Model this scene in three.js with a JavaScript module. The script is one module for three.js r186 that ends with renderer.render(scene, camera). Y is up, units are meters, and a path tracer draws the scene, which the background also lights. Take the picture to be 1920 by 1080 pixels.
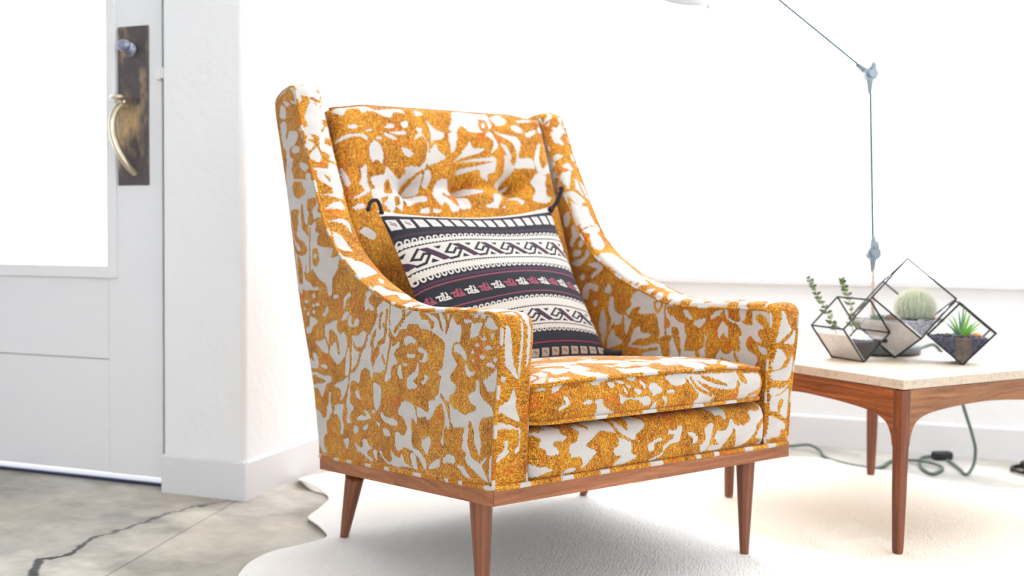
import * as THREE from 'three';
import { RoundedBoxGeometry } from 'three/addons/geometries/RoundedBoxGeometry.js';
import { ConvexGeometry } from 'three/addons/geometries/ConvexGeometry.js';
import { mergeGeometries, mergeVertices, toCreasedNormals } from 'three/addons/utils/BufferGeometryUtils.js';

// ------------------------------------------------------------------ camera, sky, exposure
const scene = new THREE.Scene();
const camera = new THREE.PerspectiveCamera(33.62, 1920 / 1080, 0.05, 200);
camera.position.set(0, 0.6405, 0);
camera.rotation.order = 'YXZ';
camera.rotation.set(-0.04104, 0.32557, 0.01176);
camera.focus = 1.66;
camera.userData.fStop = 2.8;
scene.add(camera);
scene.background = new THREE.Color(0.965, 1.0, 1.045);          // an even, bright overcast sky
scene.backgroundIntensity = 4.6;
const renderer = new THREE.WebGLRenderer({ antialias: true });
renderer.toneMapping = THREE.LinearToneMapping;
renderer.toneMappingExposure = 1.12;
renderer.shadowMap.enabled = true;

// ------------------------------------------------------------------ helpers
const V = (x, y, z) => new THREE.Vector3(x, y, z);
let seed = 7;
const rnd = () => { seed = (seed * 1664525 + 1013904223) >>> 0; return seed / 4294967296; };
const rr = (a, b) => a + (b - a) * rnd();
const lerp = (a, b, t) => a + (b - a) * t, clamp = (x, a, b) => Math.min(b, Math.max(a, x));
const smooth = (a, b, x) => { const t = clamp((x - a) / (b - a), 0, 1); return t * t * (3 - 2 * t); };
const hash = (x, y) => { let h = Math.imul(x | 0, 374761393) ^ Math.imul(y | 0, 668265263); h = Math.imul(h ^ (h >>> 13), 1274126177); return ((h ^ (h >>> 16)) >>> 0) / 4294967296; };
function vnoise(x, y) {
  const i = Math.floor(x), j = Math.floor(y), f = x - i, g = y - j, s = f * f * (3 - 2 * f), t = g * g * (3 - 2 * g);
  return lerp(lerp(hash(i, j), hash(i + 1, j), s), lerp(hash(i, j + 1), hash(i + 1, j + 1), s), t);
}
const fbm = (x, y, o = 4) => { let s = 0, a = 0.5; for (let k = 0; k < o; k++) { s += a * vnoise(x, y); x = x * 2.03 + 17; y = y * 2.03 + 5; a *= 0.5; } return s / (1 - Math.pow(0.5, o)); };
const used = {};
const numbered = (n) => { const k = used[n] = (used[n] ?? -1) + 1; return k ? n + '_' + String(k).padStart(3, '0') : n; };
function thing(name, label, category, pos = [0, 0, 0], turn = 0, group) {
  const o = new THREE.Group(); o.name = numbered(name); o.position.set(...pos); o.rotation.y = turn;
  o.userData = { label, category }; if (group) o.userData.group = group;
  scene.add(o); return o;
}
function mesh(name, geo, mat, parent) {
  const m = new THREE.Mesh(geo, mat); m.name = name; m.castShadow = m.receiveShadow = true;
  (parent || scene).add(m); return m;
}
function struct(name, geo, mat, parent) {
  const m = mesh(name, geo, mat, parent);
  if (!parent) m.userData.kind = 'structure';
  return m;
}
function box(x0, y0, z0, x1, y1, z1, r = 0) {
  const g = r ? new RoundedBoxGeometry(x1 - x0, y1 - y0, z1 - z0, 2, r) : new THREE.BoxGeometry(x1 - x0, y1 - y0, z1 - z0);
  g.translate((x0 + x1) / 2, (y0 + y1) / 2, (z0 + z1) / 2); return g;
}
const merge = (list) => mergeGeometries(list.map((g) => (g.index ? g.toNonIndexed() : g)).map((g) => { for (const k of Object.keys(g.attributes)) if (!['position', 'normal', 'uv'].includes(k)) g.deleteAttribute(k); g.clearGroups(); return g; }));
// uv in metres from the dominant normal; u runs along the axis "grain"
function planar(g, grain = 0, scale = 1) {
  if (g.index) g = g.toNonIndexed();
  const p = g.attributes.position, n = g.attributes.normal, uv = new Float32Array(p.count * 2), P = [0, 0, 0];
  for (let i = 0; i < p.count; i++) {
    P[0] = p.getX(i); P[1] = p.getY(i); P[2] = p.getZ(i);
    const a = [Math.abs(n.getX(i)), Math.abs(n.getY(i)), Math.abs(n.getZ(i))];
    let m = 0; if (a[1] > a[m]) m = 1; if (a[2] > a[m]) m = 2;
    const rest = [0, 1, 2].filter((k) => k !== m), u = rest.includes(grain) ? grain : rest[0], v = rest.find((k) => k !== u);
    uv[2 * i] = P[u] * scale; uv[2 * i + 1] = (P[v] + 0.37 * P[m]) * scale;
  }
  g.setAttribute('uv', new THREE.BufferAttribute(uv, 2)); return g;
}
function bar(a, b, r, seg = 6) {
  const g = new THREE.CylinderGeometry(r, r, a.distanceTo(b), seg), q = new THREE.Quaternion().setFromUnitVectors(V(0, 1, 0), b.clone().sub(a).normalize());
  g.applyQuaternion(q); g.translate((a.x + b.x) / 2, (a.y + b.y) / 2, (a.z + b.z) / 2); return g;
}
const tube = (pts, r, n = 60, rs = 8, closed = false) => new THREE.TubeGeometry(new THREE.CatmullRomCurve3(pts, closed, 'centripetal'), n, r, rs, closed);
function lathe(prof, seg = 32) { return new THREE.LatheGeometry(prof.map(([r, y]) => new THREE.Vector2(r, y)), seg); }
function along(g, from, to) {                       // a shape built up the y axis, set from one point towards another
  g.applyQuaternion(new THREE.Quaternion().setFromUnitVectors(V(0, 1, 0), to.clone().sub(from).normalize())); g.translate(from.x, from.y, from.z); return g;
}
function grid(nu, nv, f, uvf) {                     // f(u, v) -> [x, y, z]
  const pos = [], uv = [], idx = [];
  for (let j = 0; j <= nv; j++) for (let i = 0; i <= nu; i++) { const p = f(i / nu, j / nv); pos.push(p[0], p[1], p[2]); const q = uvf ? uvf(i / nu, j / nv, p) : [i / nu, j / nv]; uv.push(q[0], q[1]); }
  for (let j = 0; j < nv; j++) for (let i = 0; i < nu; i++) { const a = j * (nu + 1) + i, b = a + 1, c = a + nu + 1, d = c + 1; idx.push(a, b, d, a, d, c); }
  const g = new THREE.BufferGeometry(); g.setAttribute('position', new THREE.Float32BufferAttribute(pos, 3)); g.setAttribute('uv', new THREE.Float32BufferAttribute(uv, 2)); g.setIndex(idx); g.computeVertexNormals(); return g;
}
function dataTex(w, h, f, srgb = false, wrap = true) {
  const d = new Uint8Array(w * h * 4), c = [0, 0, 0];
  for (let j = 0; j < h; j++) for (let i = 0; i < w; i++) { f(i, j, c); const k = (j * w + i) * 4; d[k] = clamp(c[0], 0, 1) * 255; d[k + 1] = clamp(c[1], 0, 1) * 255; d[k + 2] = clamp(c[2], 0, 1) * 255; d[k + 3] = 255; }
  const t = new THREE.DataTexture(d, w, h); t.magFilter = t.minFilter = THREE.LinearFilter; if (wrap) t.wrapS = t.wrapT = THREE.RepeatWrapping;
  if (srgb) t.colorSpace = THREE.SRGBColorSpace; t.needsUpdate = true; return t;
}
const S = (r, g, b) => new THREE.Color().setRGB(r / 255, g / 255, b / 255, THREE.SRGBColorSpace);
const std = (color, roughness = 0.6, more = {}) => new THREE.MeshStandardMaterial({ color, roughness, ...more });

// ------------------------------------------------------------------ plain materials
const bumpPlaster = dataTex(512, 512, (i, j, c) => { c[0] = c[1] = c[2] = 0.6 * fbm(i / 60, j / 60, 4) + 0.4 * fbm(i / 9, j / 9, 3); });
bumpPlaster.repeat.set(0.9, 0.9); bumpPlaster.wrapS = bumpPlaster.wrapT = THREE.MirroredRepeatWrapping;
const mWall = std(S(236, 236, 236), 0.85, { bumpMap: bumpPlaster, bumpScale: 0.0035 });
const mFlat = std(S(236, 236, 237), 0.8);
const mTrim = std(S(222, 221, 222), 0.55);
const mDoor = std(S(232, 232, 233), 0.5);
const mDark = std(S(26, 27, 28), 0.5);
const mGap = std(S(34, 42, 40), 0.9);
const mGlass = new THREE.MeshPhysicalMaterial({ color: 0xffffff, roughness: 0.0, transmission: 1, thickness: 0, ior: 1.45 });

// woods: grain along u, metres
function woodTex(base, dark, sd) {
  const w = 1024, h = 256;
  return dataTex(w, h, (i, j, c) => {
    const u = i / w, v = j / h, warp = fbm(u * 3 + sd, v * 4, 3) * 0.9;
    const g = fbm(u * 5 + sd, v * 46 + warp * 8, 4), f = vnoise(i / 9 + sd * 3, j * 1.1), p = vnoise(i / 26, j * 0.55 + sd);
    let t = clamp(0.15 + 1.25 * (g - 0.30) + 0.25 * (f - 0.5) + (p > 0.82 ? 0.2 : 0), 0, 1);
    for (let k = 0; k < 3; k++) c[k] = lerp(base[k], dark[k], t);
  }, true);
}
const wood = (base, dark, sd, rough) => { const t = woodTex(base, dark, sd); t.repeat.set(1.6, 5); return new THREE.MeshPhysicalMaterial({ map: t, roughness: rough, clearcoat: 0.15, clearcoatRoughness: 0.4 }); };
const mChairWood = wood([0.71, 0.45, 0.27], [0.48, 0.265, 0.14], 2, 0.5);
const mShadedLegWood = wood([0.58, 0.34, 0.21], [0.36, 0.185, 0.10], 12, 0.45), mShadedTableLeg = wood([0.56, 0.29, 0.14], [0.30, 0.13, 0.05], 15, 0.42);  // leg woods made darker: backlit shade is put into their colour
const mTableWood = wood([0.68, 0.38, 0.20], [0.37, 0.165, 0.07], 5, 0.42), mTableWood2 = wood([0.68, 0.46, 0.27], [0.43, 0.25, 0.13], 9, 0.42);

// ------------------------------------------------------------------ the armchair's woven cloth: orange floral on off-white
const PRINT = {};
PRINT.A=({W,O,L})=>{
W(-535,968,-510,959,-501,939,-516,934,-541,942);W(-516,975,-492,970,-479,962,-504,962);W(-474,972,-444,964,-450,961,-470,965);
W(-538,923,-510,927,-497,910,-503,892,-497,883,-485,902,-461,902,-432,895,-437,878,-449,870,-479,863,-476,845,-458,837,-467,815,-461,804,-452,790,-466,764,-490,765,-503,806,-497,829,-503,861,-522,874);
W(-464,864,-432,866,-420,854,-443,849,-467,856);W(-420,826,-397,826,-369,814,-391,806,-411,814);W(-385,799,-360,800,-352,776,-335,758,-385,760,-402,776,-382,786);
W(-409,895,-389,891,-383,877,-397,874,-409,884);W(-423,905,-414,906,-409,899,-420,896);
W(-492,789,-331,781,-315,744,-278,691,-227,637,-212,617,-231,592,-256,570,-262,553,-426,547,-437,598,-455,662,-479,721);
O(-432,786,-403,783,-403,772,-386,764,-397,754,-432,748,-455,756,-465,772,-456,785);
O(-470,721,-429,722,-432,693,-437,671,-431,660,-397,649,-380,632,-396,621,-431,621,-449,636,-443,647,-455,671,-464,694);W(-443,649,-422,642,-417,631,-434,631);
O(-417,735,-406,730,-403,713,-394,691,-377,688,-374,671,-374,660,-394,671,-408,680,-414,697);O(-375,742,-331,746,-325,732,-347,720,-341,700,-358,688,-380,690,-375,712);
O(-320,717,-309,725,-293,710,-309,713);O(-336,700,-288,702,-272,680,-257,664,-232,641,-226,625,-262,618,-252,635,-277,639,-325,643,-330,658,-320,668,-341,675,-336,688);
O(-352,634,-330,636,-319,619,-324,602,-341,598,-352,608);W(-344,625,-330,623,-333,615,-346,615);L(5.5,-366,681,-368,640,-365,588);O(-431,618,-414,609,-402,583,-402,557,-420,556,-431,587);
O(-396,583,-374,582,-351,591,-330,576,-293,563,-272,553,-341,550,-363,560,-385,566);L(5.0,-385,597,-388,581);O(-231,592,-219,615,-192,613,-173,593,-135,580,-117,575,-73,561,-257,554,-256,570);
W(-315,574,-257,576,-255,564,-254,541,-269,536,-274,546,-283,559,-304,568);W(-392,572,-381,564,-348,552,-321,555,-324,546,-354,547,-381,555,-398,559);W(-424,555,-404,554,-408,534,-422,540);
W(-384,547,-376,553,-368,548,-376,542);W(-352,532,-344,538,-336,533,-345,527);W(-397,518,-384,523,-372,519,-385,514);W(-337,515,-324,520,-313,516,-325,510);W(-353,511,-346,516,-340,512,-347,507);
W(-404,501,-395,505,-388,502,-397,497);W(-355,497,-345,503,-337,498,-347,492);W(-387,491,-377,496,-369,492,-379,487);W(-368,486,-335,483,-329,475,-355,465,-370,450,-393,446,-396,459,-375,465);
W(-283,510,-272,513,-274,500,-286,491,-301,493,-304,496,-290,499);
W(-287,474,-268,477,-246,485,-228,486,-229,470,-220,462,-211,459,-200,466,-187,457,-183,441,-195,417,-218,402,-240,394,-263,404,-276,413,-270,429,-283,440,-293,456);
O(-268,462,-250,464,-232,455,-223,437,-224,418,-232,418,-236,436,-244,441,-267,429,-273,439);W(-349,432,-318,437,-295,443,-283,427,-284,412,-312,414,-332,423);
W(-369,406,-352,406,-343,396,-341,381,-354,373,-388,371,-393,384,-380,392,-373,386,-365,387,-371,397);W(-330,383,-308,386,-293,382,-300,377,-326,378);
W(-396,359,-356,364,-324,361,-281,364,-278,353,-300,346,-325,354,-369,356,-391,353);W(-246,539,-224,541,-224,534,-244,532);W(-194,538,-175,547,-165,543,-171,537,-185,532,-192,517,-200,513,-200,527);
W(-199,503,-183,509,-174,504,-186,493,-201,488,-205,492);W(-173,500,-161,501,-163,487,-154,481,-148,494,-138,499,-129,493,-133,483,-169,478,-177,488);
W(-97,542,-78,553,-61,556,-57,550,-79,537,-89,531,-63,527,-62,519,-81,516,-90,521,-104,515,-107,530);
W(-29,530,14,537,-3,404,-18,402,-27,405,-62,399,-72,392,-85,395,-101,401,-125,392,-132,381,-172,368,-183,359,-193,358,-173,385,-165,438,-163,459,-134,463,-114,475,-97,472,-84,469,-68,486,-57,502,-38,520);
L(6.5,-161,459,-167,418,-178,384,-190,358);L(8.5,-89,477,-104,446,-121,436,-144,436,-151,444);L(7.6,-117,435,-130,416,-142,400,-173,385);L(8.1,-14,518,-35,507,-46,493);
L(7.5,5,521,0,504,-17,493,-32,489);L(11.1,-22,489,-24,470,-43,457);L(5.1,-24,501,-23,491);L(9.6,-47,484,-67,469,-76,450);L(5.0,-68,451,-73,435);
O(-51,460,-44,449,-43,436,-58,423,-69,403,-77,423,-68,439);L(7.0,-31,433,-17,420,-17,404);L(7.0,0,465,-12,414);O(-7,479,9,486,7,465,-5,468);W(-191,415,-174,437,-177,400,-189,377,-204,377);
W(-233,353,-211,366,-192,372,-193,358);W(-358,359,-320,359,-283,361,-285,352,-307,343,-321,324,-333,311,-346,320,-358,328,-380,327,-376,335,-334,342,-311,349,-332,353,-359,354);
W(-259,349,-228,359,-196,371,-189,368,-200,348,-218,329,-237,316,-239,320,-232,335,-240,343,-261,342);
W(-294,329,-286,326,-291,310,-285,298,-283,288,-292,278,-300,268,-311,262,-313,247,-311,236,-326,225,-329,207,-321,200,-316,192,-337,190,-364,207,-376,225,-381,260,-389,283,-358,279,-340,273,-332,265,-316,270,-310,284,-311,292,-300,301,-298,318);
W(-266,303,-225,311,-227,296,-231,277,-224,265,-231,247,-241,248,-239,269,-253,282,-276,283,-270,292);
W(-177,382,-132,387,-140,366,-154,368,-173,366,-185,354,-185,340,-190,320,-172,311,-188,298,-194,285,-184,280,-209,274,-205,295,-210,313,-199,338,-186,360);
W(-165,345,-148,351,-140,341,-137,332,-153,334,-159,339);W(-67,377,-60,370,-42,374,-40,361,-48,338,-67,320,-75,327,-79,344,-74,364);W(-17,400,3,402,2,393,-20,383,-23,388);
W(-82,393,-71,394,-75,382,-83,385);W(-130,314,-112,313,-99,309,-96,300,-114,295,-151,287,-160,290,-145,300,-118,302,-122,308);W(-89,317,-76,321,-77,313,-86,311);
W(-46,322,-30,314,-1,316,18,310,10,303,-15,301,-35,303,-53,312);W(-173,274,-156,274,-154,264,-171,257,-178,260);W(-133,276,-110,288,-111,278,-124,271);W(-70,298,-57,298,-57,292,-68,292);
W(-40,291,-24,290,-12,282,-33,276,-45,284);W(-229,235,-204,243,-199,236,-209,218,-219,226);
W(-173,240,-152,234,-134,238,-134,252,-116,255,-107,246,-89,242,-106,236,-115,225,-89,220,-93,215,-115,217,-138,223,-159,223,-166,230);W(-89,236,-71,241,-71,231,-69,222,-80,225);
W(-63,242,-50,243,-46,234,-20,227,-24,222,-37,226,-50,233);W(-12,253,4,245,20,244,25,236,24,226,-12,225,-8,237);W(9,290,26,290,25,258,8,261);
W(21,535,95,532,101,527,139,532,151,527,169,531,217,534,246,514,244,485,226,479,217,464,226,452,235,443,217,424,217,417,232,407,229,395,219,390,184,385,188,417,179,425,192,435,197,469,193,479,180,485,162,491,153,494,134,496,122,495,113,503,83,501,73,493,52,488,36,474,22,474,16,481,11,490);
L(11.5,65,525,64,512);L(8.6,61,508,49,497,30,484);L(4.0,95,530,75,517,64,509);O(114,525,132,525,154,514,164,510,156,495,150,506,138,513,123,512,120,519);
O(142,529,172,530,181,515,190,498,184,499,172,517,154,523);O(184,530,199,533,205,516,211,528,217,532,226,529,214,517,202,495,197,495,199,512);O(223,532,268,537,268,524,252,521,244,512,229,514);
W(-31,529,10,537,15,528,10,494,-7,481,-13,468,-35,454,-48,451,-62,446,-56,479,-43,513);L(7.6,-16,516,-41,500,-42,486);L(8.0,5,522,-1,502,-14,490,-29,491);L(3.1,-24,499,-23,491);
L(10.6,-18,484,-25,465,-48,453);L(4.0,17,531,12,494);W(-35,452,-6,465,-9,443,-13,420,-28,403,-63,396,-69,407,-49,424,-40,441);L(6.6,-31,432,-21,419);L(6.6,9,486,-4,448,-18,403,-26,381);
W(0,448,39,466,46,462,18,446,17,435,30,425,6,415,1,393,-23,383,-9,417);W(-71,375,-42,371,-44,355,-75,351);W(68,474,85,481,108,474,104,468,87,467,70,460);
W(114,462,130,462,145,454,145,440,135,436,115,437,128,442,132,453,116,455);W(74,446,103,449,102,443,75,439);W(29,419,41,422,43,413,49,399,37,396,29,406);W(48,426,63,426,62,421,52,422);
W(115,434,114,417,88,398,98,392,83,383,65,383,67,403,93,417,104,422);W(137,415,150,414,146,405,122,395,116,400,133,407);W(229,476,241,478,256,470,265,459,259,455,244,465,226,464);
W(65,390,97,393,100,388,86,383,64,384);
W(187,404,231,410,225,397,217,388,219,374,250,364,263,363,290,374,295,378,275,389,271,397,293,408,302,419,303,349,275,354,269,332,263,342,225,336,216,335,219,357,216,374,193,385);
W(184,388,193,379,206,369,212,353,209,328,199,332,192,319,189,297,182,303,193,329,195,366,183,369,167,360,153,342,138,333,132,339,103,333,101,352,115,353,136,348,143,355,143,369,164,375);
L(5.5,190,386,212,368,217,352,219,335);
W(46,354,80,357,93,349,98,334,95,321,85,328,77,327,75,299,71,287,78,274,101,271,123,257,126,241,116,243,97,257,74,266,40,267,32,260,8,263,24,274,9,284,13,292,41,290,55,305,47,322,24,330);
W(-38,311,3,316,18,310,14,304,-15,301,-39,303);W(-40,289,-16,286,-16,280,-41,278);W(112,298,119,296,141,305,144,293,130,271,119,274,110,281);
W(-12,254,4,242,24,244,32,254,40,245,46,238,75,235,48,231,-16,224,-16,228,-6,236);W(67,261,82,264,90,250,93,235,78,235,67,250);W(141,255,172,271,172,256,137,245);
W(186,274,206,285,226,282,224,273,203,269,186,265);W(232,271,251,271,267,264,274,256,252,258);W(257,319,273,302,282,292,304,288,305,272,283,274,261,287,264,297,251,303);
W(288,338,304,334,304,301,291,319);W(253,521,278,522,278,518,260,516);W(284,533,293,535,296,527,284,527);W(305,533,319,535,314,527,306,527);W(278,516,308,519,305,510,296,497,275,492,267,478,275,503);
W(331,531,352,515,343,510,317,514,322,526);W(306,493,314,498,322,495,314,490);W(335,500,339,506,343,501,339,495);W(290,481,295,485,300,482,295,478);W(315,479,326,484,338,481,326,476);
W(276,469,282,473,288,470,282,466);W(302,463,310,468,319,465,310,460);W(351,482,356,486,362,483,357,480);W(340,462,347,468,354,464,347,458);W(280,454,283,458,287,455,284,451);
W(225,474,240,479,261,467,264,454,258,452,246,462,228,464);W(261,449,276,436,291,439,288,434,270,425,260,437);W(324,456,338,456,347,450,333,449,321,452);
W(313,425,333,436,353,448,348,415,328,409,319,418);W(292,421,301,424,304,403,325,387,286,381,271,392,289,404);
W(218,375,221,370,259,361,280,368,295,379,268,393,283,398,307,400,316,392,337,385,342,371,314,364,302,349,309,320,300,311,281,349,275,354,262,341,221,336,218,356);
W(262,339,273,342,271,317,279,295,306,289,324,304,321,294,312,285,328,266,322,261,291,270,263,282,266,296,252,304);W(202,284,225,284,222,271,202,271);W(235,270,251,272,276,258,267,256,245,262);
W(333,302,339,303,339,268,332,265);
};
PRINT.AF=({W,O,L})=>{
W(-352,516,-344,514,-336,463,-324,434,-338,442,-347,454,-352,461);W(-323,529,-319,521,-319,481,-322,433,-326,458,-324,497);W(-310,529,-302,512,-303,464,-309,449,-309,497);
W(-348,544,-329,544,-325,534,-339,539);W(-358,439,-347,437,-349,429,-358,431);W(-333,418,-327,408,-329,389,-339,390);
W(-358,388,-339,398,-337,407,-327,406,-325,390,-315,365,-319,361,-342,373,-360,382);W(-362,363,-346,360,-327,355,-313,349,-311,336,-312,315,-322,307,-322,315,-314,322,-317,346,-338,351,-361,351);
W(-342,331,-334,330,-336,318,-334,311,-355,296,-351,310,-342,318);W(309,524,316,524,324,502,336,488,320,475,302,460,299,470,305,499);W(348,486,352,480,349,458,325,460,318,461,330,471);
W(302,449,314,448,326,435,329,430,315,414,301,407,298,429);W(348,437,353,426,349,410,327,405,313,406,334,414,341,426);W(295,422,322,420,314,410,301,406,296,411);
W(338,419,354,418,352,395,342,385,320,385,296,387,296,402,314,407,330,411);W(297,371,324,369,348,376,334,366,319,358,298,355);
W(298,351,321,355,348,367,351,347,350,307,337,309,325,320,333,343,324,347,317,332,320,321,299,326);W(299,314,331,302,345,295,345,284,332,282,330,271,295,266,297,298);
L(5.0,351,293,346,275,327,268,298,264);
};
PRINT.D=({W,O,L})=>{
W(-294,337,-270,335,-243,340,-225,338,-223,330,-214,323,-222,318,-242,318,-245,314,-235,307,-234,297,-257,297,-259,306,-274,314,-267,325,-291,333);
W(-293,284,-271,280,-244,272,-266,265,-290,258,-295,263);W(-209,270,-196,269,-196,262,-224,260);
W(-192,338,-124,341,-110,327,-102,314,-74,302,-69,289,-70,281,-56,273,-81,263,-109,262,-95,277,-109,281,-112,290,-101,299,-102,312,-113,321,-142,326,-158,315,-173,305,-152,292,-170,274,-181,267,-181,275,-186,286,-207,290,-210,309,-194,315,-187,327);
L(4.5,-179,340,-166,333);W(-102,339,-94,334,-80,322,-72,340,-49,340,-35,328,-57,314,-65,304,-91,315,-107,331);W(-34,290,-23,295,-22,280,-31,283);W(-49,338,-38,329,-40,323,-49,323);
W(21,314,36,311,45,319,54,316,51,303,45,290,27,287,10,278,7,268,-19,260,-25,263,4,273,7,285,24,294,33,302,18,306);W(-23,295,0,302,1,295,-14,292,-16,281,-28,280);
W(66,303,78,304,93,294,91,283,82,282,79,293);W(114,307,131,317,135,310,129,288,120,264,108,263,101,275,113,285);W(131,342,169,341,170,320,163,319,157,328,144,327,137,335);
W(236,328,263,328,277,339,282,329,278,315,257,301,251,285,225,266,201,262,197,290,190,300,181,285,165,271,159,262,126,263,129,274,149,272,139,287,145,298,170,300,183,319,197,306,220,304,237,312);
O(243,339,263,342,267,333,250,330);W(281,308,287,291,285,260,259,262,276,268,255,275,265,293);L(8.5,284,341,290,257);
};
PRINT.S=({W,O,L})=>{
W(-262,417,-247,420,-245,414,-259,407);W(-281,418,-269,418,-271,412,-279,413);W(-242,401,-232,395,-229,383,-242,378,-249,375,-251,381,-239,386);W(-199,386,-184,389,-181,381,-199,381);
W(-176,385,-160,389,-155,379,-144,370,-117,357,-120,354,-165,354,-168,374);W(-184,418,-169,416,-161,410,-174,411);W(-145,415,-129,413,-132,406,-140,406);W(-127,416,-108,414,-110,409,-121,411);
W(-121,393,-102,385,-57,383,-46,376,-46,368,-60,368,-80,379,-104,381,-110,373,-118,378);W(-110,406,-102,395,-104,391,-110,398);W(-102,408,-94,405,-94,401,-101,403);W(-86,400,-72,397,-71,390,-80,389);
W(-72,414,-61,407,-60,396,-66,401);W(-47,402,-38,403,-38,382,-46,389);W(-52,402,-38,407,-24,398,-21,389,-40,384,-49,393);W(-63,384,-49,381,-46,368,-57,367,-63,371);W(-64,409,-58,400,-63,399);
W(-7,416,34,418,38,400,17,397,5,400,-4,407);W(-20,381,-6,377,-6,364,0,357,-8,356,-9,369,-17,374);W(-40,367,-32,373,-31,360,-43,355);W(-9,390,5,391,9,385,-6,385);
W(37,417,83,414,126,414,155,412,175,415,188,412,238,411,241,381,233,354,203,349,173,350,72,358,72,376,53,395,44,406);O(80,412,114,403,146,390,130,390,102,398,86,404);
O(68,404,102,389,147,381,169,384,172,395,178,395,179,365,170,354,157,353,128,356,109,364,115,370,102,378,77,395);L(5.5,53,408,65,391,90,379,106,373);O(175,413,188,414,201,395,198,391,185,396);
L(6.5,203,356,212,367,239,374);L(7.5,239,377,233,349);O(114,415,152,417,152,413,127,412);
};
PRINT.B=({W,O,L})=>{
W(-357,726,-337,740,-330,722,-340,700,-352,702);W(-323,700,-307,704,-290,679,-310,662,-318,649,-330,651,-319,677);W(-294,656,-282,667,-270,657,-286,646);
W(-314,636,-298,641,-281,637,-289,626,-313,624);W(-313,611,-273,622,-258,642,-246,632,-261,617,-288,599,-313,601);W(-249,607,-218,610,-195,596,-232,570,-237,578,-218,593,-245,600);
W(-280,574,-264,579,-262,567,-275,562);W(-266,542,-247,558,-208,552,-211,537,-239,543,-244,518,-268,522);W(-181,541,-171,558,-156,544,-166,534);W(-224,513,-207,516,-208,501,-219,501);
W(-161,525,-147,526,-141,500,-125,489,-110,485,-115,466,-143,459,-158,437,-165,431,-163,446,-151,466,-162,499);W(-199,463,-185,498,-176,486,-168,455,-176,409,-187,430);
W(-156,444,-141,448,-132,434,-110,427,-112,417,-161,405);L(8.6,-140,462,-162,436,-173,409);W(-103,488,-88,480,-78,478,-82,462,-94,440,-100,460);
W(-86,524,-60,547,30,539,104,536,106,519,42,515,39,506,58,485,75,482,95,481,100,466,101,449,101,421,113,422,115,398,64,397,58,428,29,443,16,440,21,456,12,471,3,495,-28,493,-55,494,-50,510,-77,502,-89,487,-97,496,-81,513);
O(-7,524,6,531,23,534,24,526,19,507,6,497,-3,506);W(2,520,14,523,15,512,5,506);L(6.0,47,538,32,515,35,479,40,448);O(46,511,65,519,105,523,108,484,88,485,67,495);O(31,483,41,489,53,474,40,466);
O(60,468,77,469,89,439,90,404,82,419,69,444);O(26,443,52,451,59,445,48,429,59,414,58,397,35,394,29,418);W(-64,456,-48,464,-40,451,-9,449,-18,439,-48,434,-70,423,-83,417);
W(-70,418,-32,419,14,430,25,425,32,396,-25,390,-30,404,13,414,15,421,-31,413,-87,414);W(50,537,93,536,91,523,51,516);W(128,529,156,532,177,525,167,521,154,524,131,522);
W(181,532,196,533,215,527,204,521,186,525);W(92,508,103,512,122,499,123,491,104,495);W(126,482,136,490,166,497,161,485,147,475);W(183,495,182,503,197,514,218,519,209,508);
W(53,496,76,484,97,480,93,468,105,456,99,433,103,421,133,423,147,403,64,393,58,451,62,458,72,469,56,472);O(56,468,75,468,84,449,90,422,89,404,79,421,64,444);L(7.6,135,426,146,403);
W(157,471,162,473,161,456,170,458,166,443,164,408,152,406,145,429,157,432,165,460);W(204,463,203,476,216,494,233,482,232,459,220,469,209,457);
W(215,535,243,535,234,525,232,515,235,502,264,497,263,527,274,538,293,538,302,519,313,537,334,540,350,528,353,507,343,500,332,513,318,515,310,505,329,492,329,486,317,482,319,471,328,460,310,460,295,469,285,453,291,441,315,429,309,409,290,409,264,412,197,409,212,434,219,428,237,428,250,439,268,434,265,465,271,469,267,484,253,492,230,500);
O(241,525,249,536,267,537,261,525,264,501,257,500,246,512);O(271,498,281,502,285,525,287,533,295,530,302,506,300,493,279,493);L(8.0,253,436,255,423,264,412);L(5.0,215,414,238,411);
W(318,452,348,446,351,431,333,435,320,442);
};
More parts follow.
